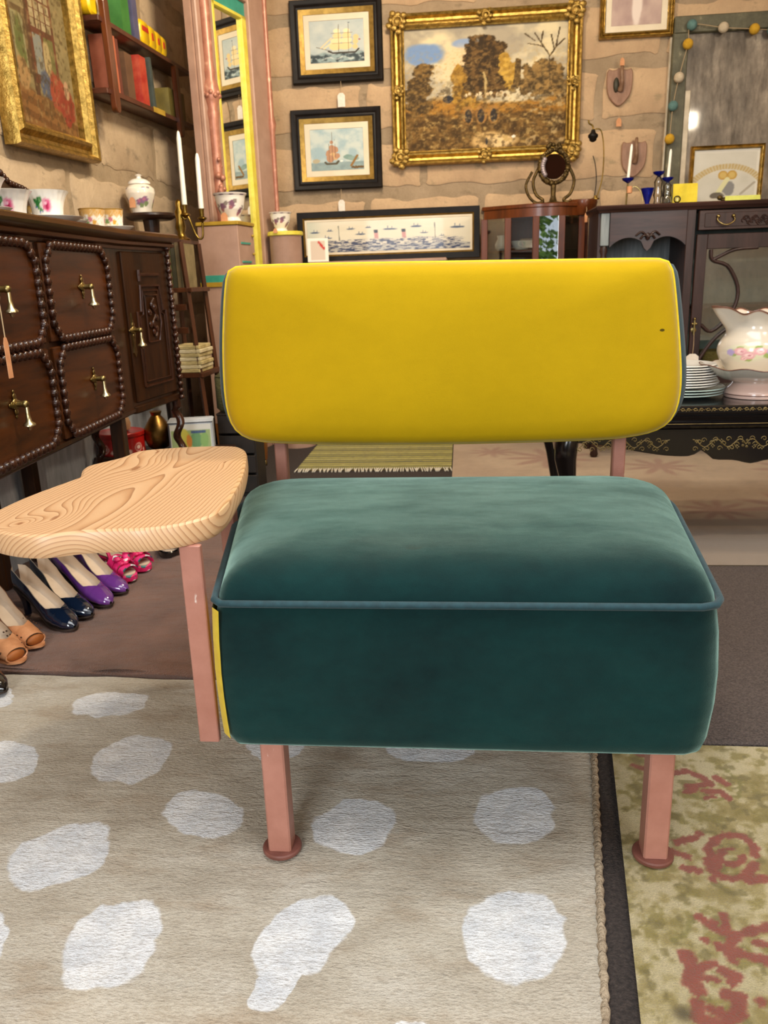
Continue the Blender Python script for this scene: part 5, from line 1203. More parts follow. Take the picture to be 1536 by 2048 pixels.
# ------------------------------------------------------------------ metal-faced door with green frame and pompom garland
t = NT('stained_metal'); n = t.noise(5, 6, .65, t.mapping(scale=(1.6, 1, .8))); n2 = t.noise(14, 5, .7, t.mapping(scale=(2.5, 1, .5)))
col = t.ramp(n, [(.28, '3f362d'), (.48, '6a5f52'), (.6, '85796a'), (.74, 'b3a690')]); col = t.mix(t.ramp(n2, [(.5, 0.0), (.72, .7)]), col, '463d33'); t.set(Base_Color=col, Roughness=t.ramp(n2, [(.3, .38), (.7, .6)]), Metallic=.25, Coat_Weight=.35, Coat_Roughness=.06)
t = NT('green_paint_old'); n = t.noise(18, 5, .65); t.set(Base_Color=t.ramp(n, [(.3, '45422f'), (.62, '5f5b45'), (.75, '958c70')]), Roughness=.6); mat('pipe_white', 'cfc0a8', 'b8a98f', 20, .5)
dx0, dx1 = 1.136, 2.05
dd = struct(MB().box(dx0, dx1, YB-.030, YB-.002, 0, 2.008), 'door_1', 'stained_metal', 'stained sheet metal door beside the dark cabinet')
MB().box(dx0-.075, dx0, YB-.055, YB-.002, 0, 2.08, .004).build('frame_jamb', 'green_paint_old', dd); MB().box(dx0-.075, dx1+.075, YB-.06, YB-.002, 2.008, 2.085, .004).build('frame_head', 'green_paint_old', dd); MB().box(dx1, dx1+.075, YB-.055, YB-.002, 0, 2.008, .004).build('frame_jamb', 'green_paint_old', dd)
MB().tube([(dx0-.085, YB-.02, .2), (dx0-.078, YB-.02, 2.0)], .006, 6).build('cable', 'pipe_white', dd); MB().box(dx0+.002, dx0+.03, YB-.045, YB-.028, 0, 1.75, .003).build('door_edge', 'pipe_white', dd)
gl = thing('pompom_garland', 'string of teal, cream and mustard felt balls around green door frame', 'garland', (1.1, YB-.065, 1.9))
mat('felt_teal', '4f6f6b', '5f807c', 60, .95); mat('felt_cream', 'b9a88d', 'c9b99f', 60, .95); mat('felt_mustard', 'b58a1c', 'c99c2a', 60, .95)
gp_ = [((1545, 60), 'teal'), ((1509, 58), 'mustard'), ((1447, 55), 'cream'), ((1384, 50), 'teal'), ((1376, 88), 'mustard'), ((1358, 155), 'cream'), ((1346, 212), 'teal'), ((1339, 278), 'mustard')]
pts = []
for (p, q), c in gp_:
    w = at(p, q, y=YB-.085)-Vector((1.1, YB-.065, 1.9)); pts.append(w); MB().ball(w, .0255, 14).build('felt_ball', 'felt_'+c, gl, 180)
MB().tube(spline(pts, 50), .0016, 5).build('cord', 'string', gl)

# ------------------------------------------------------------------ bow-front display cabinet
def clear(name, tint, rough=.0, alpha=.18):
    t = NT(name); tr_ = t.n('ShaderNodeBsdfTransparent'); gls = t.n('ShaderNodeBsdfGlossy'); gls.inputs['Roughness'].default_value = rough; tr_.inputs[0].default_value = (*tint, 1)
    fr_ = t.n('ShaderNodeFresnel'); fr_.inputs[0].default_value = 1.5; mx = t.n('ShaderNodeMixShader'); t.l(t.math('ADD', t.math('MULTIPLY', fr_.outputs[0], 1.6), alpha, clamp=True), mx.inputs[0]); t.l(tr_.outputs[0], mx.inputs[1]); t.l(gls.outputs[0], mx.inputs[2]); t.l(mx.outputs[0], t.out.inputs[0])
clear('cabinet_glass', (.92, .95, .93), .01, .10); clear('cabinet_glass_bright', (.85, .88, .86), .01, .45)
dc = thing('display_cabinet', 'mahogany bow-front glazed display cabinet on the back wall', 'cabinet', (.36, 4.35, 0))
arc = [(-.26, .18), (-.26, -.03), (-.14, -.10), (0, -.152), (.13, -.152), (.24, -.08), (.27, .02), (.27, .18)]
arcs = [Vector((*p, 0)) for p in arc]
MB().prism(arc, 1.185, 1.205, 'xy', .004).build('top', 'wood_mahog', dc); MB().prism([(x*.96, y*.97) for x, y in arc], 1.145, 1.185, 'xy').build('frieze', 'wood_mahog', dc)
MB().prism(arc, .36, .40, 'xy', .004).build('base', 'wood_mahog', dc); MB().box(-.25, .26, .165, .178, .40, 1.145).build('back_panel', 'wood_mahog', dc)
MB().prism([(x*.92, y*.92) for x, y in arc], .76, .772, 'xy').build('shelf', 'wood_mahog', dc); MB().prism([(x*.92, y*.92) for x, y in arc], .985, .993, 'xy').build('shelf', 'wood_mahog', dc)
for i in range(1, 7):
    p = arcs[i]*.955; MB().box(p.x-.016, p.x+.016, p.y-.010, p.y+.012, .40, 1.146, .002).build('stile', 'wood_mahog', dc)
for i in range(1, 6):
    a, b = arcs[i]*.95, arcs[i+1]*.95; n_ = Vector((b.y-a.y, a.x-b.x, 0)).normalized()*.003
    MB().add([(a.x, a.y, .40), (b.x, b.y, .40), (b.x, b.y, 1.146), (a.x, a.y, 1.146), (a.x-n_.x, a.y-n_.y, .40), (b.x-n_.x, b.y-n_.y, .40), (b.x-n_.x, b.y-n_.y, 1.146), (a.x-n_.x, a.y-n_.y, 1.146)], [(0, 1, 2, 3), (7, 6, 5, 4), (0, 4, 5, 1), (2, 6, 7, 3), (1, 5, 6, 2), (3, 7, 4, 0)]).build('glass_pane', 'cabinet_glass_bright' if i == 3 else 'cabinet_glass', dc, 0)
for x, y in ((-.255, -.07), (.10, -.10), (-.22, .15), (.25, .15), (.25, -.04)): MB().lathe([(.012, .009), (.020, .016), (.014, .03), (.011, .06), (.018, .2), (.022, .36)], (x, y, 0), 12).build('leg', 'wood_honey', dc, 60)
MB().lathe([(.055, 1.145), (.062, 1.152), (.068, 1.19), (.072, 1.205), (.070, 1.217), (.064, 1.219)], (.235, -.045, 0), 24).build('corner_cap', 'wood_mahog', dc, 40)
tag_on('kraft tag hanging from the display cabinet corner', (.602, 4.225, 1.18), .025, .014, .045, 'paper_tag_kraft')
one(MB().lathe([(.03, 0), (.034, .004), (.05, .03), (.055, .045), (.05, .043), (.03, .012)], n=24), 'china_bowl', 'china_white', 'white bowl on the shelf behind the display cabinet glass', 'bowl', (.30, 4.34, .9935)); one(MB().lathe([(.02, 0), (.03, .01), (.034, .03), (.02, .06), (.024, .075), (.02, .074)], n=20), 'china_vase', 'china_white', 'small vase at the left behind the display cabinet glass', 'vase', (.20, 4.36, .9935))

# ornate oval mirror and brass lamp on the display cabinet
mat('bronze', '3d3018', '6d5730', 40, .4, .8, bump=.5); mat('mirror_dark', '1c0d06', '240f07', 6, .7, Specular_IOR_Level=.02); mat('pewter', 'a89a9c', '8f8284', 40, .4, .5)
om = thing('table_mirror', 'small oval mirror in ornate bronze scroll stand on display cabinet', 'mirror', (.452, 4.33, 1.2055))
MB().lathe([(.001, -.006), (.056, -.006), (.058, 0), (.001, .004)], (0, 0, .175), 32, 'y').build('glass', 'mirror_dark', om, 40)
m = MB(); rnd = random.Random(2)
for k in range(40):
    a = k*2*pi/40; m.ball((.068*cos(a)*1.0, rnd.uniform(-.012, .004), .175+.076*sin(a)), rnd.uniform(.010, .016), 7)
for k in range(12): m.ball((rnd.uniform(-.035, .035), -.004, .175+.083+rnd.uniform(0, .022)), .011, 7)
m.build('wreath_frame', 'bronze', om, 60)
m = MB()
for k in range(8): a = 2.6+k*.17; m.ball((.055*cos(a), -.016, .175+.062*sin(a)), .013, 7)
m.build('wreath_pewter', 'pewter', om, 60)  # paler pewter beads along the left side of the wreath
for sx in (-1, 1): MB().tube(spline([(sx*.075, .0, .17), (sx*.100, 0, .11), (sx*.085, 0, .05), (sx*.05, -.01, .02), (sx*.075, -.02, .005), (sx*.10, -.02, .012)], 20), .008, 7).build('scroll_arm', 'bronze', om, 60)
MB().tube(spline([(-.105, .0, .155), (-.135, 0, .09), (-.11, 0, .03), (-.06, 0, .006), (.06, 0, .006), (.09, 0, .02)], 24), .007, 7).build('base_scroll', 'bronze', om, 60); MB().lathe([(.05, 0), (.052, .006), (.02, .014), (.012, .04), (.014, .09)], (0, 0, 0), 16).build('foot', 'bronze', om, 60)
bl = thing('brass_lamp', 'slim brass arched lamp holder with black socket on display cabinet', 'lamp', (.655, 4.31, 1.2185))
MB().lathe([(.02, 0), (.02, .006), (.008, .010), (.005, .02)], n=16).build('base', 'brass_gold', bl, 40)
MB().tube(spline([(.008, 0, .01), (.030, 0, .10), (.032, 0, .22), (.018, 0, .305), (-.005, 0, .32), (-.020, 0, .312)], 26), .003, 7).build('chain_arm', 'brass_gold', bl, 60); MB().tube(spline([(-.004, 0, .01), (.002, 0, .09), (-.006, 0, .16), (-.018, 0, .20)], 16), .0022, 6).build('cord', 'frame_black', bl, 60)
MB().lathe([(.006, .262), (.016, .268), (.018, .278), (.024, .284), (.024, .294), (.012, .304), (.008, .318)], (-.022, 0, 0), 18).build('socket', 'frame_black', bl, 50); MB().tube(spline([(-.022, 0, .315), (-.026, 0, .335), (-.042, 0, .345), (-.046, 0, .36)], 10), .004, 7).build('hook', 'brass_gold', bl, 60)

# ------------------------------------------------------------------ big dark cabinet with glazed door
wood('mahog_dark', '1f1310', '402a25', 'z', .8, .42, .1); wood('mahog_dark_x', '221511', '472e28', 'x', .8, .40, .12); mat('grey_back', '6c7478', '858c8e', 12, .8, stretch=(6, 6, .6)); mat('glass_back', '5f6a66', '747d78', 10, .8)
YC = 3.85
cb = thing('glazed_cabinet', 'dark mahogany cabinet with carved niche, drawer and glazed tracery door', 'cabinet', (1.07, YC, 0))
X0, XD0, XD1, XE = .606-1.07, .987-1.07, 1.024-1.07, 1.69-1.07
ztop = 1.155
m = MB(); m.loft([[(X0-e, -e, z), (XE+e, -e, z), (XE+e, .31, z), (X0-e, .31, z)] for e, z in ((.0, ztop-.03), (.004, ztop-.022), (.012, ztop-.016), (.016, ztop-.006), (.012, ztop))]); m.build('top', 'mahog_dark_x', cb, 30)
MB().box(X0, XE, .29, .302, .30, ztop-.03).build('back_panel', 'grey_back', cb); MB().box(X0, X0+.02, .02, .30, .30, ztop-.03).build('side_panel', 'mahog_dark', cb); MB().box(XE-.02, XE, .0, .30, .30, ztop-.03).build('side_panel', 'mahog_dark', cb)
MB().box(X0, XE, 0, .30, .22, .30, .003).build('base', 'mahog_dark_x', cb); MB().box(XD0, XD1, 0, .29, .30, ztop-.03, .002).build('divider', 'mahog_dark', cb)
# turned corner post
MB().box(X0+.010, X0+.047, .004, .04, .985, ztop-.03, .003).build('corner_block', 'grey_back', cb); MB().lathe([(.012, .30), (.018, .34), (.010, .37), (.013, .60), (.010, .90), (.017, .93), (.012, .945), (.019, .965), (.014, .985)], (X0+.028, .022, 0), 14).build('turned_post', 'mahog_dark', cb, 60)
ap = [(X0+.05, ztop-.03)]+[(X0+.05+(XD0-X0-.05)*i/24, .978+.040*abs(sin(pi*(i/24)*2))**.8*(1 if i < 25 else 0)-(.0 if i not in (11, 12, 13) else .02)) for i in range(25)]+[(XD0, ztop-.03)]
MB().prism(ap, .004, .024, 'xz').build('carved_apron', 'mahog_dark_x', cb)
m = MB(); cx_ = (X0+.05+XD0)/2
for k in range(5): a = radians(200+35*k); m.tube(spline([(cx_, .0, 1.015), (cx_+.03*cos(a), -.006, 1.03+.03*sin(a)+.02), (cx_+.055*cos(a), 0, 1.035+.03*sin(a))], 8), .0045, 6)
m.ball((cx_, 0, 1.02), .012, 8, (1, .5, 1.4)); m.build('carved_leaf', 'mahog_dark', cb, 60)
MB().box(X0+.02, XD0,   .05, .29, .60, .615).build('niche_shelf', 'mahog_dark_x', cb)
dw = MB().box(XD1+.012, XE-.025, -.006, .02, 1.037, ztop-.036, .002).build('drawer', 'mahog_dark_x', cb); MB().box(XD1+.035, XE-.045, -.008, .0, 1.048, ztop-.047, .002).build('carved_strip', 'mahog_dark', dw)
m = MB(); rnd = random.Random(3)
for k in range(60): m.tube([(XD1+.20+k*.006+.01*cos(t_*.9), -.010, 1.072+.012*sin(k)+.008*sin(t_*.9)) for t_ in range(6)], .0022, 5)
o = m.build('scroll_carving', 'mahog_dark', dw); o['kind'] = 'stuff'
hx = at(1450, 440, y=YC).x-1.07
hd = MB().tube(spline([(hx-.032, -.012, 1.092), (hx-.036, -.02, 1.075), (hx-.018, -.024, 1.060), (hx, -.026, 1.056), (hx+.018, -.024, 1.060), (hx+.036, -.02, 1.075), (hx+.032, -.012, 1.092)], 22), .0032, 7); hd.ball((hx-.032, -.012, 1.092), .009, 8).ball((hx+.032, -.012, 1.092), .009, 8); hd.build('handle', 'brass_dark', dw, 60)
# glazed door
gx0, gx1, gz0, gz1 = 1.078-1.07, XE-.085, .40, .957
dr2 = MB(); zt = 1.020
for b in ((XD1+.008, gx0, .31, zt), (gx1, XE-.022, .31, zt), (gx0, gx1, gz1, zt), (gx0, gx1, .31, gz0)): dr2.box(b[0], b[1], -.008, .014, b[2], b[3], .002)
do = dr2.build('door', 'mahog_dark', cb); MB().box(gx0-.003, gx1+.003, .003, .006, gz0-.003, gz1+.003).build('glass_pane', 'cabinet_glass', do, 0)
for pts in ([(gx0, .63), (gx0+.05, .60), (gx0+.13, .68), (gx0+.15, .78), (gx0+.10, .88), (gx0+.03, .91), (gx0+.02, .955)], [(gx0-.005, .46), (gx0+.06, .56), (gx0+.15, .63), (gx0+.26, .66)], [(gx0+.03, .91), (gx0+.12, .95), (gx0+.22, .957)], [(gx1, .63), (gx1-.05, .60), (gx1-.13, .68), (gx1-.15, .78), (gx1-.10, .88), (gx1-.03, .91)]):
    MB().tube([(p[0], -.001, p[2]) for p in spline([(a, 0, b) for a, b in pts], 26)], .008, 7).build('tracery', 'mahog_dark', do, 60)
MB().box(gx0-.03, gx1+.03, .04, .285, .700, .712).build('inner_shelf', 'mahog_dark_x', cb); MB().box(XD1, XE-.02, .283, .29, .30, ztop-.03).build('inner_back', 'glass_back', cb)
kx = at(1386, 655, y=YC).x-1.07; kz = at(1386, 660, y=YC).z
ky = MB().lathe([(.004, -.012), (.012, -.010), (.012, -.008)], (kx, 0, kz), 10, 'y'); ky.tube([(kx, -.01, kz), (kx, -.02, kz+.012), (kx, -.02, kz+.045), (kx, -.02, kz-.02)], .004, 6); ky.ball((kx, -.02, kz+.05), .007, 8).ball((kx-.008, -.02, kz+.028), .006, 8).ball((kx+.008, -.02, kz+.028), .006, 8); ky.build('key', 'brass_dark', do, 60)
tag_on('white price tag on string hanging from the cabinet key', (1.07+kx, YC-.024, kz-.02), .085, .055, .035, 'paper_tag')
for x, y in ((X0+.03, .06), (XE-.04, .06), (X0+.03, .26), (XE-.04, .26)): MB().lathe([(.014, .009), (.02, .02), (.014, .05), (.022, .22)], (x, y, 0), 12).build('leg', 'mahog_dark', cb, 60)
mat('straw', 'b59a58', '8f7638', 50, .9, bump=.6, stretch=(1, 1, 4))
one(MB().prism(rrect(-.08, .10, -.06, .10, .02), 0, .20, 'xy', .008), 'straw_box', 'straw', 'straw coloured box behind the cabinet glass', 'box', (1.20, YC+.13, .3005))

# ------------------------------------------------------------------ things on the cabinet top
clear('clear_glass', (.93, .95, .94), .0, .06)
t = NT('cobalt_glass'); t.set(Base_Color='0a1a8a', Roughness=.05, Transmission_Weight=.5, IOR=1.45, Coat_Weight=.5)
zt_ = ztop+.0005
def P2(px, py, yy=3.97): return at(px, py, y=yy)
def blue_cup(m, c): return m.lathe([(.004, -.014), (.012, -.008), (.022, -.002), (.026, .008), (.023, .007), (.014, .002), (.006, .0)], c, 20, ripple=(8, .06))
c1 = P2(1256, 360); c2 = P2(1318, 347, 4.04); c3 = P2(1336, 359, 3.92)
cs = thing('candlestick', 'thin brass-armed candlestick with cobalt drip pan, left on cabinet', 'candlestick', (c1.x, 3.97, zt_))
blue_cup(MB(), (0, 0, c1.z-zt_)).build('drip_pan', 'cobalt_glass', cs, 60); MB().tube([(-.004, 0, .004), (0, 0, c1.z-zt_-.012)], .004, 8).build('stem', 'brass_dark', cs); MB().lathe([(.022, 0), (.024, .003), (.006, .008)], n=18).build('base', 'brass_dark', cs)
MB().tube(spline([(.0, 0, .06), (.03, 0, .085), (.06, 0, .06), (.068, 0, .02)], 14), .0025, 6).build('arm', 'brass_dark', cs, 60); MB().lathe([(.003, 0), (.012, .002), (.012, .03), (.003, .032)], (.008, -.006, .055), 10).build('amber_drop', 'paper_tag_kraft', cs)
candle('white candle in the left cobalt drip pan on cabinet', (c1.x, 3.97, c1.z+.004), tuple(P2(1264, 288)), .007)
for lab_, c, yy in (('clear glass candlestick with cobalt pan, empty, behind its neighbour', c2, 4.04), ('clear glass candlestick with cobalt pan holding a candle', c3, 3.92)):
    h = c.z-zt_; g = thing('glass_candlestick', lab_, 'candlestick', (c.x, yy, zt_), group='glass candlesticks')
    MB().lathe([(.026, 0), (.028, .004), (.020, .010), (.014, .03), (.022, h*.35), (.016, h*.55), (.020, h*.75), (.010, h-.014), (.006, h-.012)], n=18).build('stem', 'clear_glass', g, 60); blue_cup(MB(), (0, 0, h)).build('drip_pan', 'cobalt_glass', g, 60)
candle('white candle in the glass candlestick with cobalt pan', (c3.x, 3.92, c3.z+.004), tuple(P2(1342, 298, 3.92)), .007)
gb = P2(1294, 404); one(MB().lathe([(.020, 0), (.022, .004), (.010, .012), (.012, .02), (.022, .05), (.030, .075), (.028, .074), (.018, .045)], n=22, ripple=(8, .03)), 'blue_glass', 'cobalt_glass', 'small cobalt blue goblet on the cabinet top', 'glass', (gb.x, 3.97, zt_))
g5 = P2(1352, 400, 3.90); one(MB().ball((0, 0, .016), .016, 14), 'glass_ball', 'clear_glass', 'small clear glass ball beside the yellow card', 'ornament', (g5.x, 3.88, zt_))
mat('card_yellow', 'e2cb3a', 'd6bc2a', 30, .8); yc = P2(1370, 400, 4.0)
o = thing('yellow_card', 'plain yellow card standing on the cabinet top', 'card', (yc.x, 4.0, zt_), rot=(radians(-5), 0, 0)); MB().box(-.054, .054, 0, .004, 0, .092).build('card', 'card_yellow', o); MB().box(-.02, .02, .004, .045, 0, .003).build('foot', 'card_yellow', o)
def society(u, v):
    a = Art(u, v, 'd9d3c4'); a.c = a.two('cfc8b6', 'e0dacb', fbm(u, v, 5, 3)); a.put(ss(.93, .96, v)+ss(.05, .03, u)+ss(.95, .97, u), 'e9e2d2')
    th = np.arctan2(v-.05, u-.52); rr = np.hypot(u-.52, v-.05); k = (np.floor(th*26) % 2); a.put(ss(.06, .045, np.abs(rr-.62))*ss(.45, .6, th)*ss(2.7, 2.55, th)*(.45+.45*k), 'c2a465')
    for x in (.46, .60): a.blob(x, .50, .075, .09, 'c49a45', .05, 9, 1, .06); a.blob(x, .50, .05, .06, 'd6b566', .1, 9, 2, .1)
    a.blob(.56, .24, .10, .14, '8d8a86', .3, 9, 3, .1); a.line([(.40, .15), (.53, .42)], .04, 'e3dca8'); a.line([(.75, .12), (.95, .34)], .02, 'b5ab98'); a.blob(.40, .1, .12, .06, '6a6052', .4, 12, 5); return a.c*.86
picture('gilt framed certificate with two gold medallions standing on cabinet', 1.205, 4.10, ztop+.128, .325, .255, .018, society, 90, 70, mtp='print_glazed', mount=.0, dep=.6)
mat('card_lime', 'cfd06a', 'c2c258', 30, .8); lc = P2(1495, 398, 3.93)
o = thing('lime_card', 'low pale lime card propped before the framed certificate', 'card', (lc.x-.02, 3.93, zt_), rot=(radians(-12), 0, 0)); MB().box(-.075, .075, 0, .003, 0, .026).build('card', 'card_lime', o); MB().box(-.02, .02, .003, .03, .0, .003).build('foot', 'card_lime', o)
bf = P2(1452, 395, 3.95); m = MB(); m.ball((0, 0, .012), .018, 10, (1.3, .8, .65)).ball((-.026, 0, .020), .012, 10, (1.1, .9, .9)).ball((.02, 0, .010), .012, 10); m.tube([(.03, 0, .01), (.045, 0, .016), (.05, 0, .026)], .004, 6)
one(m, 'figurine', 'bronze', 'tiny dark animal figurine before the framed certificate', 'figurine', (bf.x, 3.95, zt_))

# ------------------------------------------------------------------ black lacquer table with china
mat('lacquer', '0a0707', '110b0a', 6, .2, coat=.35); mat('gilt_line', '8f7a48', '6d5a30', 60, .45, .2)
ct = thing('lacquer_table', 'black lacquered low table with gilt floral scrolls and cabriole legs', 'table', (.87, 2.70, 0))
tx, ty = .585, .25
m = MB(); m.loft([[(sx*(tx-e), sy*(ty-e), z) for sx, sy in ((-1, -1), (1, -1), (1, 1), (-1, 1))] for e, z in ((.022, .412), (.010, .416), (.002, .424), (.012, .432), (.020, .437), (.016, .452), (.004, .458), (.0, .464), (.0, .481), (.004, .485))]); m.build('top', 'lacquer', ct, 25)
def apron(sx0, sx1, n=60):
    out = [(sx0, .415)]
    for i in range(n+1):
        u = i/n; x = sx0+(sx1-sx0)*u; e = min(u, 1-u); z = .372-.045*ss(0.02, .32, e)-.012*ss(.36, .41, e)+.020*np.exp(-((e-.37)/.018)**2)-.012*np.exp(-((e-.5)/.03)**2); out.append((x, float(z)))
    out.append((sx1, .415)); return out
MB().prism(apron(-tx+.03, tx-.03), -ty+.018, -ty+.048, 'xz', .004).build('front_apron', 'lacquer', ct, 40); MB().prism(apron(-tx+.03, tx-.03), ty-.048, ty-.018, 'xz', .004).build('back_apron', 'lacquer', ct, 40)
for sx in (-1, 1): MB().prism(apron(-ty+.05, ty-.05), sx*(tx-.05), sx*(tx-.02), 'yz', .004).build('side_apron', 'lacquer', ct, 40)
for sx in (-1, 1):
    for sy in (-1, 1):
        rg = []
        for z, o_, r in ((.415, .0, .034), (.37, .010, .037), (.32, .012, .034), (.25, .002, .026), (.16, -.008, .020), (.08, -.008, .017), (.03, .002, .020), (.009, .010, .024)):
            rg.append([(sx*(tx-.045+o_)+r*cos(2*pi*k/12), sy*(ty-.045+o_)+r*sin(2*pi*k/12), z) for k in range(12)])
        MB().loft(rg).build('leg', 'lacquer', ct, 60)
# gilt decoration: running scroll on the edge, floral sprays on the apron
def curl(m, x, z, r, turns, dirn, y, w=.0011, seed=0):
    m.tube([(x+dirn*(r*(1-t_/30))*cos(t_*.26*turns), y, z+(r*(1-t_/30))*sin(t_*.26*turns)) for t_ in range(26)], w, 4)
m = MB()
for k in range(64):
    x = -tx+.02+k*.0183; curl(m, x, .4725, .006, 1.0, 1 if k % 2 else -1, -ty-.0006); m.tube([(x-.008, -ty-.0006, .468+.008*(k % 2)), (x, -ty-.0006, .476-.006*(k % 2)), (x+.009, -ty-.0006, .472)], .0009, 4)
o = m.build('gilt_border', 'gilt_line', ct); o['kind'] = 'stuff'
m = MB(); rnd = random.Random(11); ya = -ty+.0172
for base, sgn in ((at(1491, 895, y=2.467).x-.87, -1), (at(1491, 895, y=2.467).x-.87, 1), (-.40, 1), (-.40, -1)):
    pts = [(base+sgn*.012*i, ya, .368+.012*sin(i*1.1)-.004*(i == 0)) for i in range(14)]; m.tube(spline(pts, 60), .0013, 4)
    for i in range(1, 13): curl(m, base+sgn*(.012*i+.004), .368+.016*sin(i*1.1+.8)*(1 if i % 2 else -1)-.002, .0085, 1.0, sgn if i % 2 else -sgn, ya)
    for i in range(2, 13, 2):
        for q in range(4): m.ball((base+sgn*.012*i+.004*cos(q*1.57), ya, .362+.014*cos(i)+.004*sin(q*1.57)), .0022, 5)
    for q in range(5): m.ball((base+.010*cos(q*1.256), ya, .366+.010*sin(q*1.256)), .0045, 6, (1, .3, 1))
o = m.build('gilt_scrolls', 'gilt_line', ct); o['kind'] = 'stuff'
MB().tube([(-tx+.02, -ty+.002, .430), (tx-.02, -ty+.002, .430)], .001, 4).build('gilt_line', 'gilt_line', ct)
TZ = .4855
mat('plate_white', 'e4e2dc', 'd8d6cf', 10, .2, coat=.4); mat('plate_celadon', 'a9bdb8', '97ada8', 10, .2, coat=.4)
def plate_mesh(r): return MB().lathe([(r*.55, 0), (r*.58, .002), (r*.95, .010), (r, .012), (r*.985, .0145), (r*.9, .0128), (r*.6, .005), (r*.1, .0045)], n=40)
pcx, pcy = .700, 2.665
order = ['lowest', 'second', 'third', 'fourth', 'fifth', 'sixth', 'seventh', 'eighth', 'topmost']
for k in range(3): one(plate_mesh(.128), 'plate', 'plate_celadon', '%s pale green plate at the foot of the plate stack' % ['lowest', 'middle', 'upper'][k], 'plate', (pcx+.003*k, pcy, TZ+.0085*k), 0, 'stacked plates', 40)
for k in range(9): one(plate_mesh(.112-.0012*k), 'plate', 'plate_white', '%s white plate in the stack beside the washbowl' % order[k], 'plate', (pcx+.004*((k*5) % 3-1), pcy, TZ+.0262+.0078*k), 0, 'stacked plates', 40)
# washbowl and pitcher
t = NT('china_blush'); g = t.n('ShaderNodeSeparateXYZ'); t.l(t.tc, g.inputs[0]); t.set(Base_Color=t.ramp(t.math('MULTIPLY', g.outputs[2], 9), [(0, 'e6c4b6'), (.35, 'e6c6b8'), (.55, 'e2d8c8'), (1, 'e4dfd2')]), Roughness=.15, Coat_Weight=.5)
mat('rim_brown', '5a3a30', '6d4a3c', 40, .3)
wbx, wby = .915, 2.625
wb_ = thing('washbowl', 'cream and blush footed washbowl with wavy brown rim', 'bowl', (wbx, wby, TZ))
def wave_ring(r, z, k=1.0):
    out = []
    for i in range(64):
        a = 2*pi*i/64; sp = math.exp(-((a-pi)/.32)**2); rr = r*(1+k*(.02*cos(9*a)+.10*sp)); out.append((rr*cos(a), rr*sin(a), z+k*(.004*cos(9*a)+.010*sp)))
    return out
MB().loft([wave_ring(r, z, k) for r, z, k in ((.076, 0, 0), (.090, .001, 0), (.094, .012, 0), (.090, .022, 0), (.070, .042, 0), (.068, .048, 0), (.100, .056, .1), (.130, .072, .4), (.150, .088, .8), (.158, .096, 1), (.155, .0965, 1), (.128, .076, .4), (.095, .062, .1), (.03, .058, 0))]).build('bowl', 'china_blush', wb_, 60)
MB().tube(wave_ring(.158, .0965), .0017, 6, closed=True).build('brown_rim', 'rim_brown', wb_, 60); MB().tube([(.0945*cos(a*pi/24), .0945*sin(a*pi/24), .012) for a in range(48)], .0012, 5, closed=True).build('foot_line', 'rim_brown', wb_, 60)
def jug_art(u, v):
    a = Art(u, v, 'c6bdae'); a.put(ss(.30, .05, np.abs(u-.5))*0, 'e6dfd0'); cx, cy = .435, .40
    a.blob(cx, cy, .10, .12, 'cdd0b0', .4, 8, 4, .4)
    for i, (dx, dy) in enumerate(((-.07, .0), (.07, .02), (.0, -.07), (.045, .07), (-.04, .06), (.09, -.03))): a.blob(cx+dx, cy+dy, .022, .05, '8fa45c', .4, 14, i)
    for i, (dx, dy, r) in enumerate(((-.035, .025, .032), (.0, -.035, .032), (.05, .035, .030), (-.02, -.08, .016))): a.blob(cx+dx, cy+dy, r, r*1.8, 'd9a3a8', .2, 14, i+7); a.blob(cx+dx, cy+dy, r*.6, r*1.0, 'e9c9c6', .4, 26, i+17); a.blob(cx+dx+.004, cy+dy, r*.25, r*.45, 'c2808a', .4, 26, i+27)
    for dx, dy in ((-.085, .01), (.10, .04)): a.blob(cx+dx, cy+dy, .02, .05, 'a899c6', .4, 18, 9)
    a.put(ss(.97, .985, v), 'b58a72'); return a.c
jx, jy = .905, 2.655
jg = thing('pitcher', 'cream pitcher painted with roses standing in the washbowl', 'pitcher', (jx, jy, TZ+.058))
hs = np.array([0, .006, .02, .05, .08, .105, .13, .15, .17, .19, .202]); rs = np.array([.062, .064, .072, .094, .106, .102, .084, .074, .074, .082, .090])*.98
def JR(z):
    zz = np.linspace(0, .202, 400); rr = np.interp(zz, hs, rs); k = np.ones(45)/45; rr = np.convolve(np.pad(rr, 22, mode='edge'), k, 'valid'); return np.interp(z, zz, rr)
def jpos(u, v):
    a = 2*pi*u-pi*1.5; z = v*.202; r = JR(z); d = np.angle(np.exp(1j*(a-pi))); sp = np.exp(-(d/.42)**2)*ss(.62, 1.0, v); z2 = z+ss(.75, 1, v)*(.006*np.cos(7*a)+.022*sp)
    return (r+.045*sp)*np.cos(a), (r+.045*sp)*np.sin(a), z2
art_mesh('body', 145, 70, jpos, jug_art, 'print_china', jg, 1)
aa = [2*pi*i/64 for i in range(64)]; rim = [jpos(np.array((a+pi*1.5)/(2*pi)), np.array(1.0)) for a in aa]
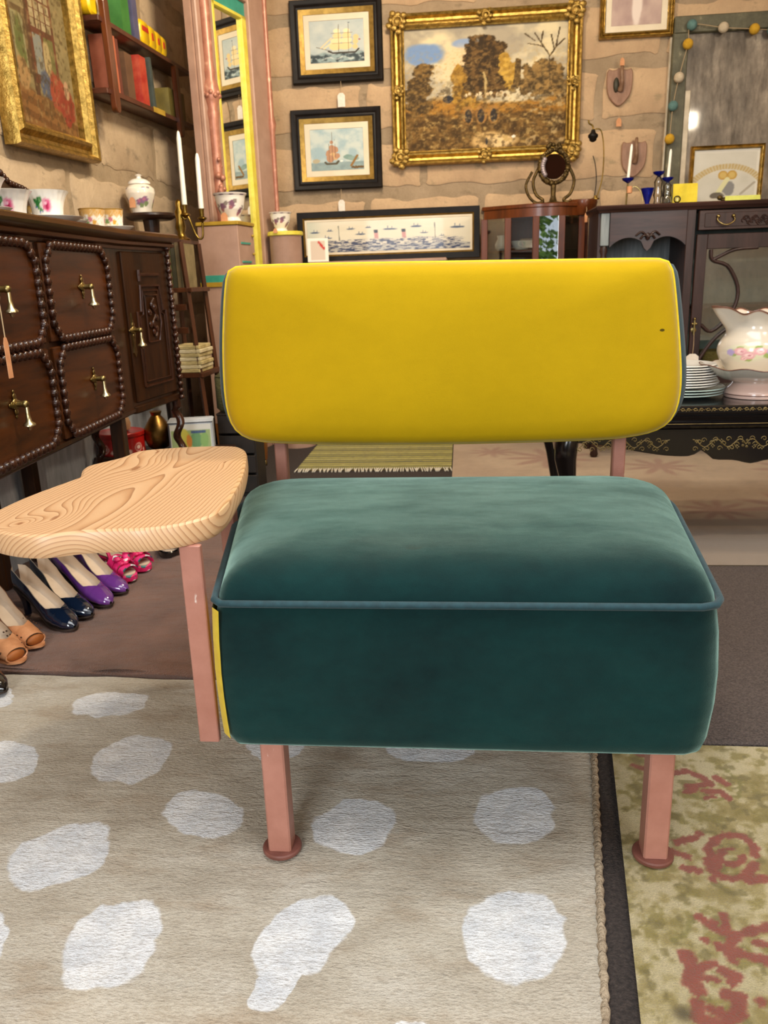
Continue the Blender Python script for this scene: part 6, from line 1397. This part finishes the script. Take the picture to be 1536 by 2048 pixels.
MB().tube([tuple(float(c) for c in p) for p in rim], .0018, 6, closed=True).build('brown_rim', 'rim_brown', jg, 60); MB().lathe([(.05, .012), (.09, .06), (.098, .09), (.07, .15), (.07, .17), (.078, .19)], n=32, cap1=False).build('lining', 'china_white', jg, 60)
MB().tube(spline([(.075, 0, .19), (.125, 0, .20), (.15, 0, .15), (.13, 0, .10), (.098, 0, .085)], 20), .008, 8).build('handle', 'china_white', jg, 60)

# ------------------------------------------------------------------ shop lamps (above and behind the view), a pair plus two added for brightness
mat('lamp_housing', '2a2a2a', None, rough=.5)
em = NT('lamp_glow'); em.set(Base_Color='fff0d0'); em.b.inputs['Emission Color'].default_value = (1, .86, .66, 1); em.b.inputs['Emission Strength'].default_value = 18
def shop_lamp(label, loc, target, power, sx=.12):
    o = thing('flood_lamp', label, 'lamp', loc, group='ceiling flood lamps'); q = (Vector(target)-Vector(loc)).to_track_quat('-Z', 'Y'); o.rotation_euler = q.to_euler()
    MB().box(-sx/2-.01, sx/2+.01, -sx/2-.01, sx/2+.01, .0, .05, .006).build('housing', 'lamp_housing', o); MB().box(-sx/2, sx/2, -sx/2, sx/2, -.004, 0).build('lens', 'lamp_glow', o, 0)
    up = q.inverted() @ Vector((0, 0, 1)); L = ZC-loc[2]; MB().tube([(0, 0, .03), tuple(Vector((0, 0, .03))+up*(L-.02))], .008, 6).build('rod', 'lamp_housing', o)
    l = bpy.data.lights.new('flood_lamp_light', 'AREA'); l.shape = 'RECTANGLE'; l.size = l.size_y = sx; l.energy = power; l.color = (1, .84, .62)
    lo = bpy.data.objects.new('flood_lamp_light', l); COL.objects.link(lo); lo.parent = o; lo.location = (0, 0, -.008); return o
shop_lamp('square flood lamp on the right, left one of the pair', (1.86, 1.30, 2.12), (.6, 4.7, 1.5), 13); shop_lamp('square flood lamp on the right, right one of the pair', (2.02, 1.30, 2.14), (.9, 4.7, 1.3), 11)
shop_lamp('added unseen square flood lamp over the middle of the shop', (-.2, 2.9, 2.60), (-.3, 4.6, 1.2), 22, .2); shop_lamp('added unseen square flood lamp near the left wall', (.2, 2.2, 2.62), (-1.45, 3.0, 1.3), 32, .2)  # these two are added to brighten the back and left walls
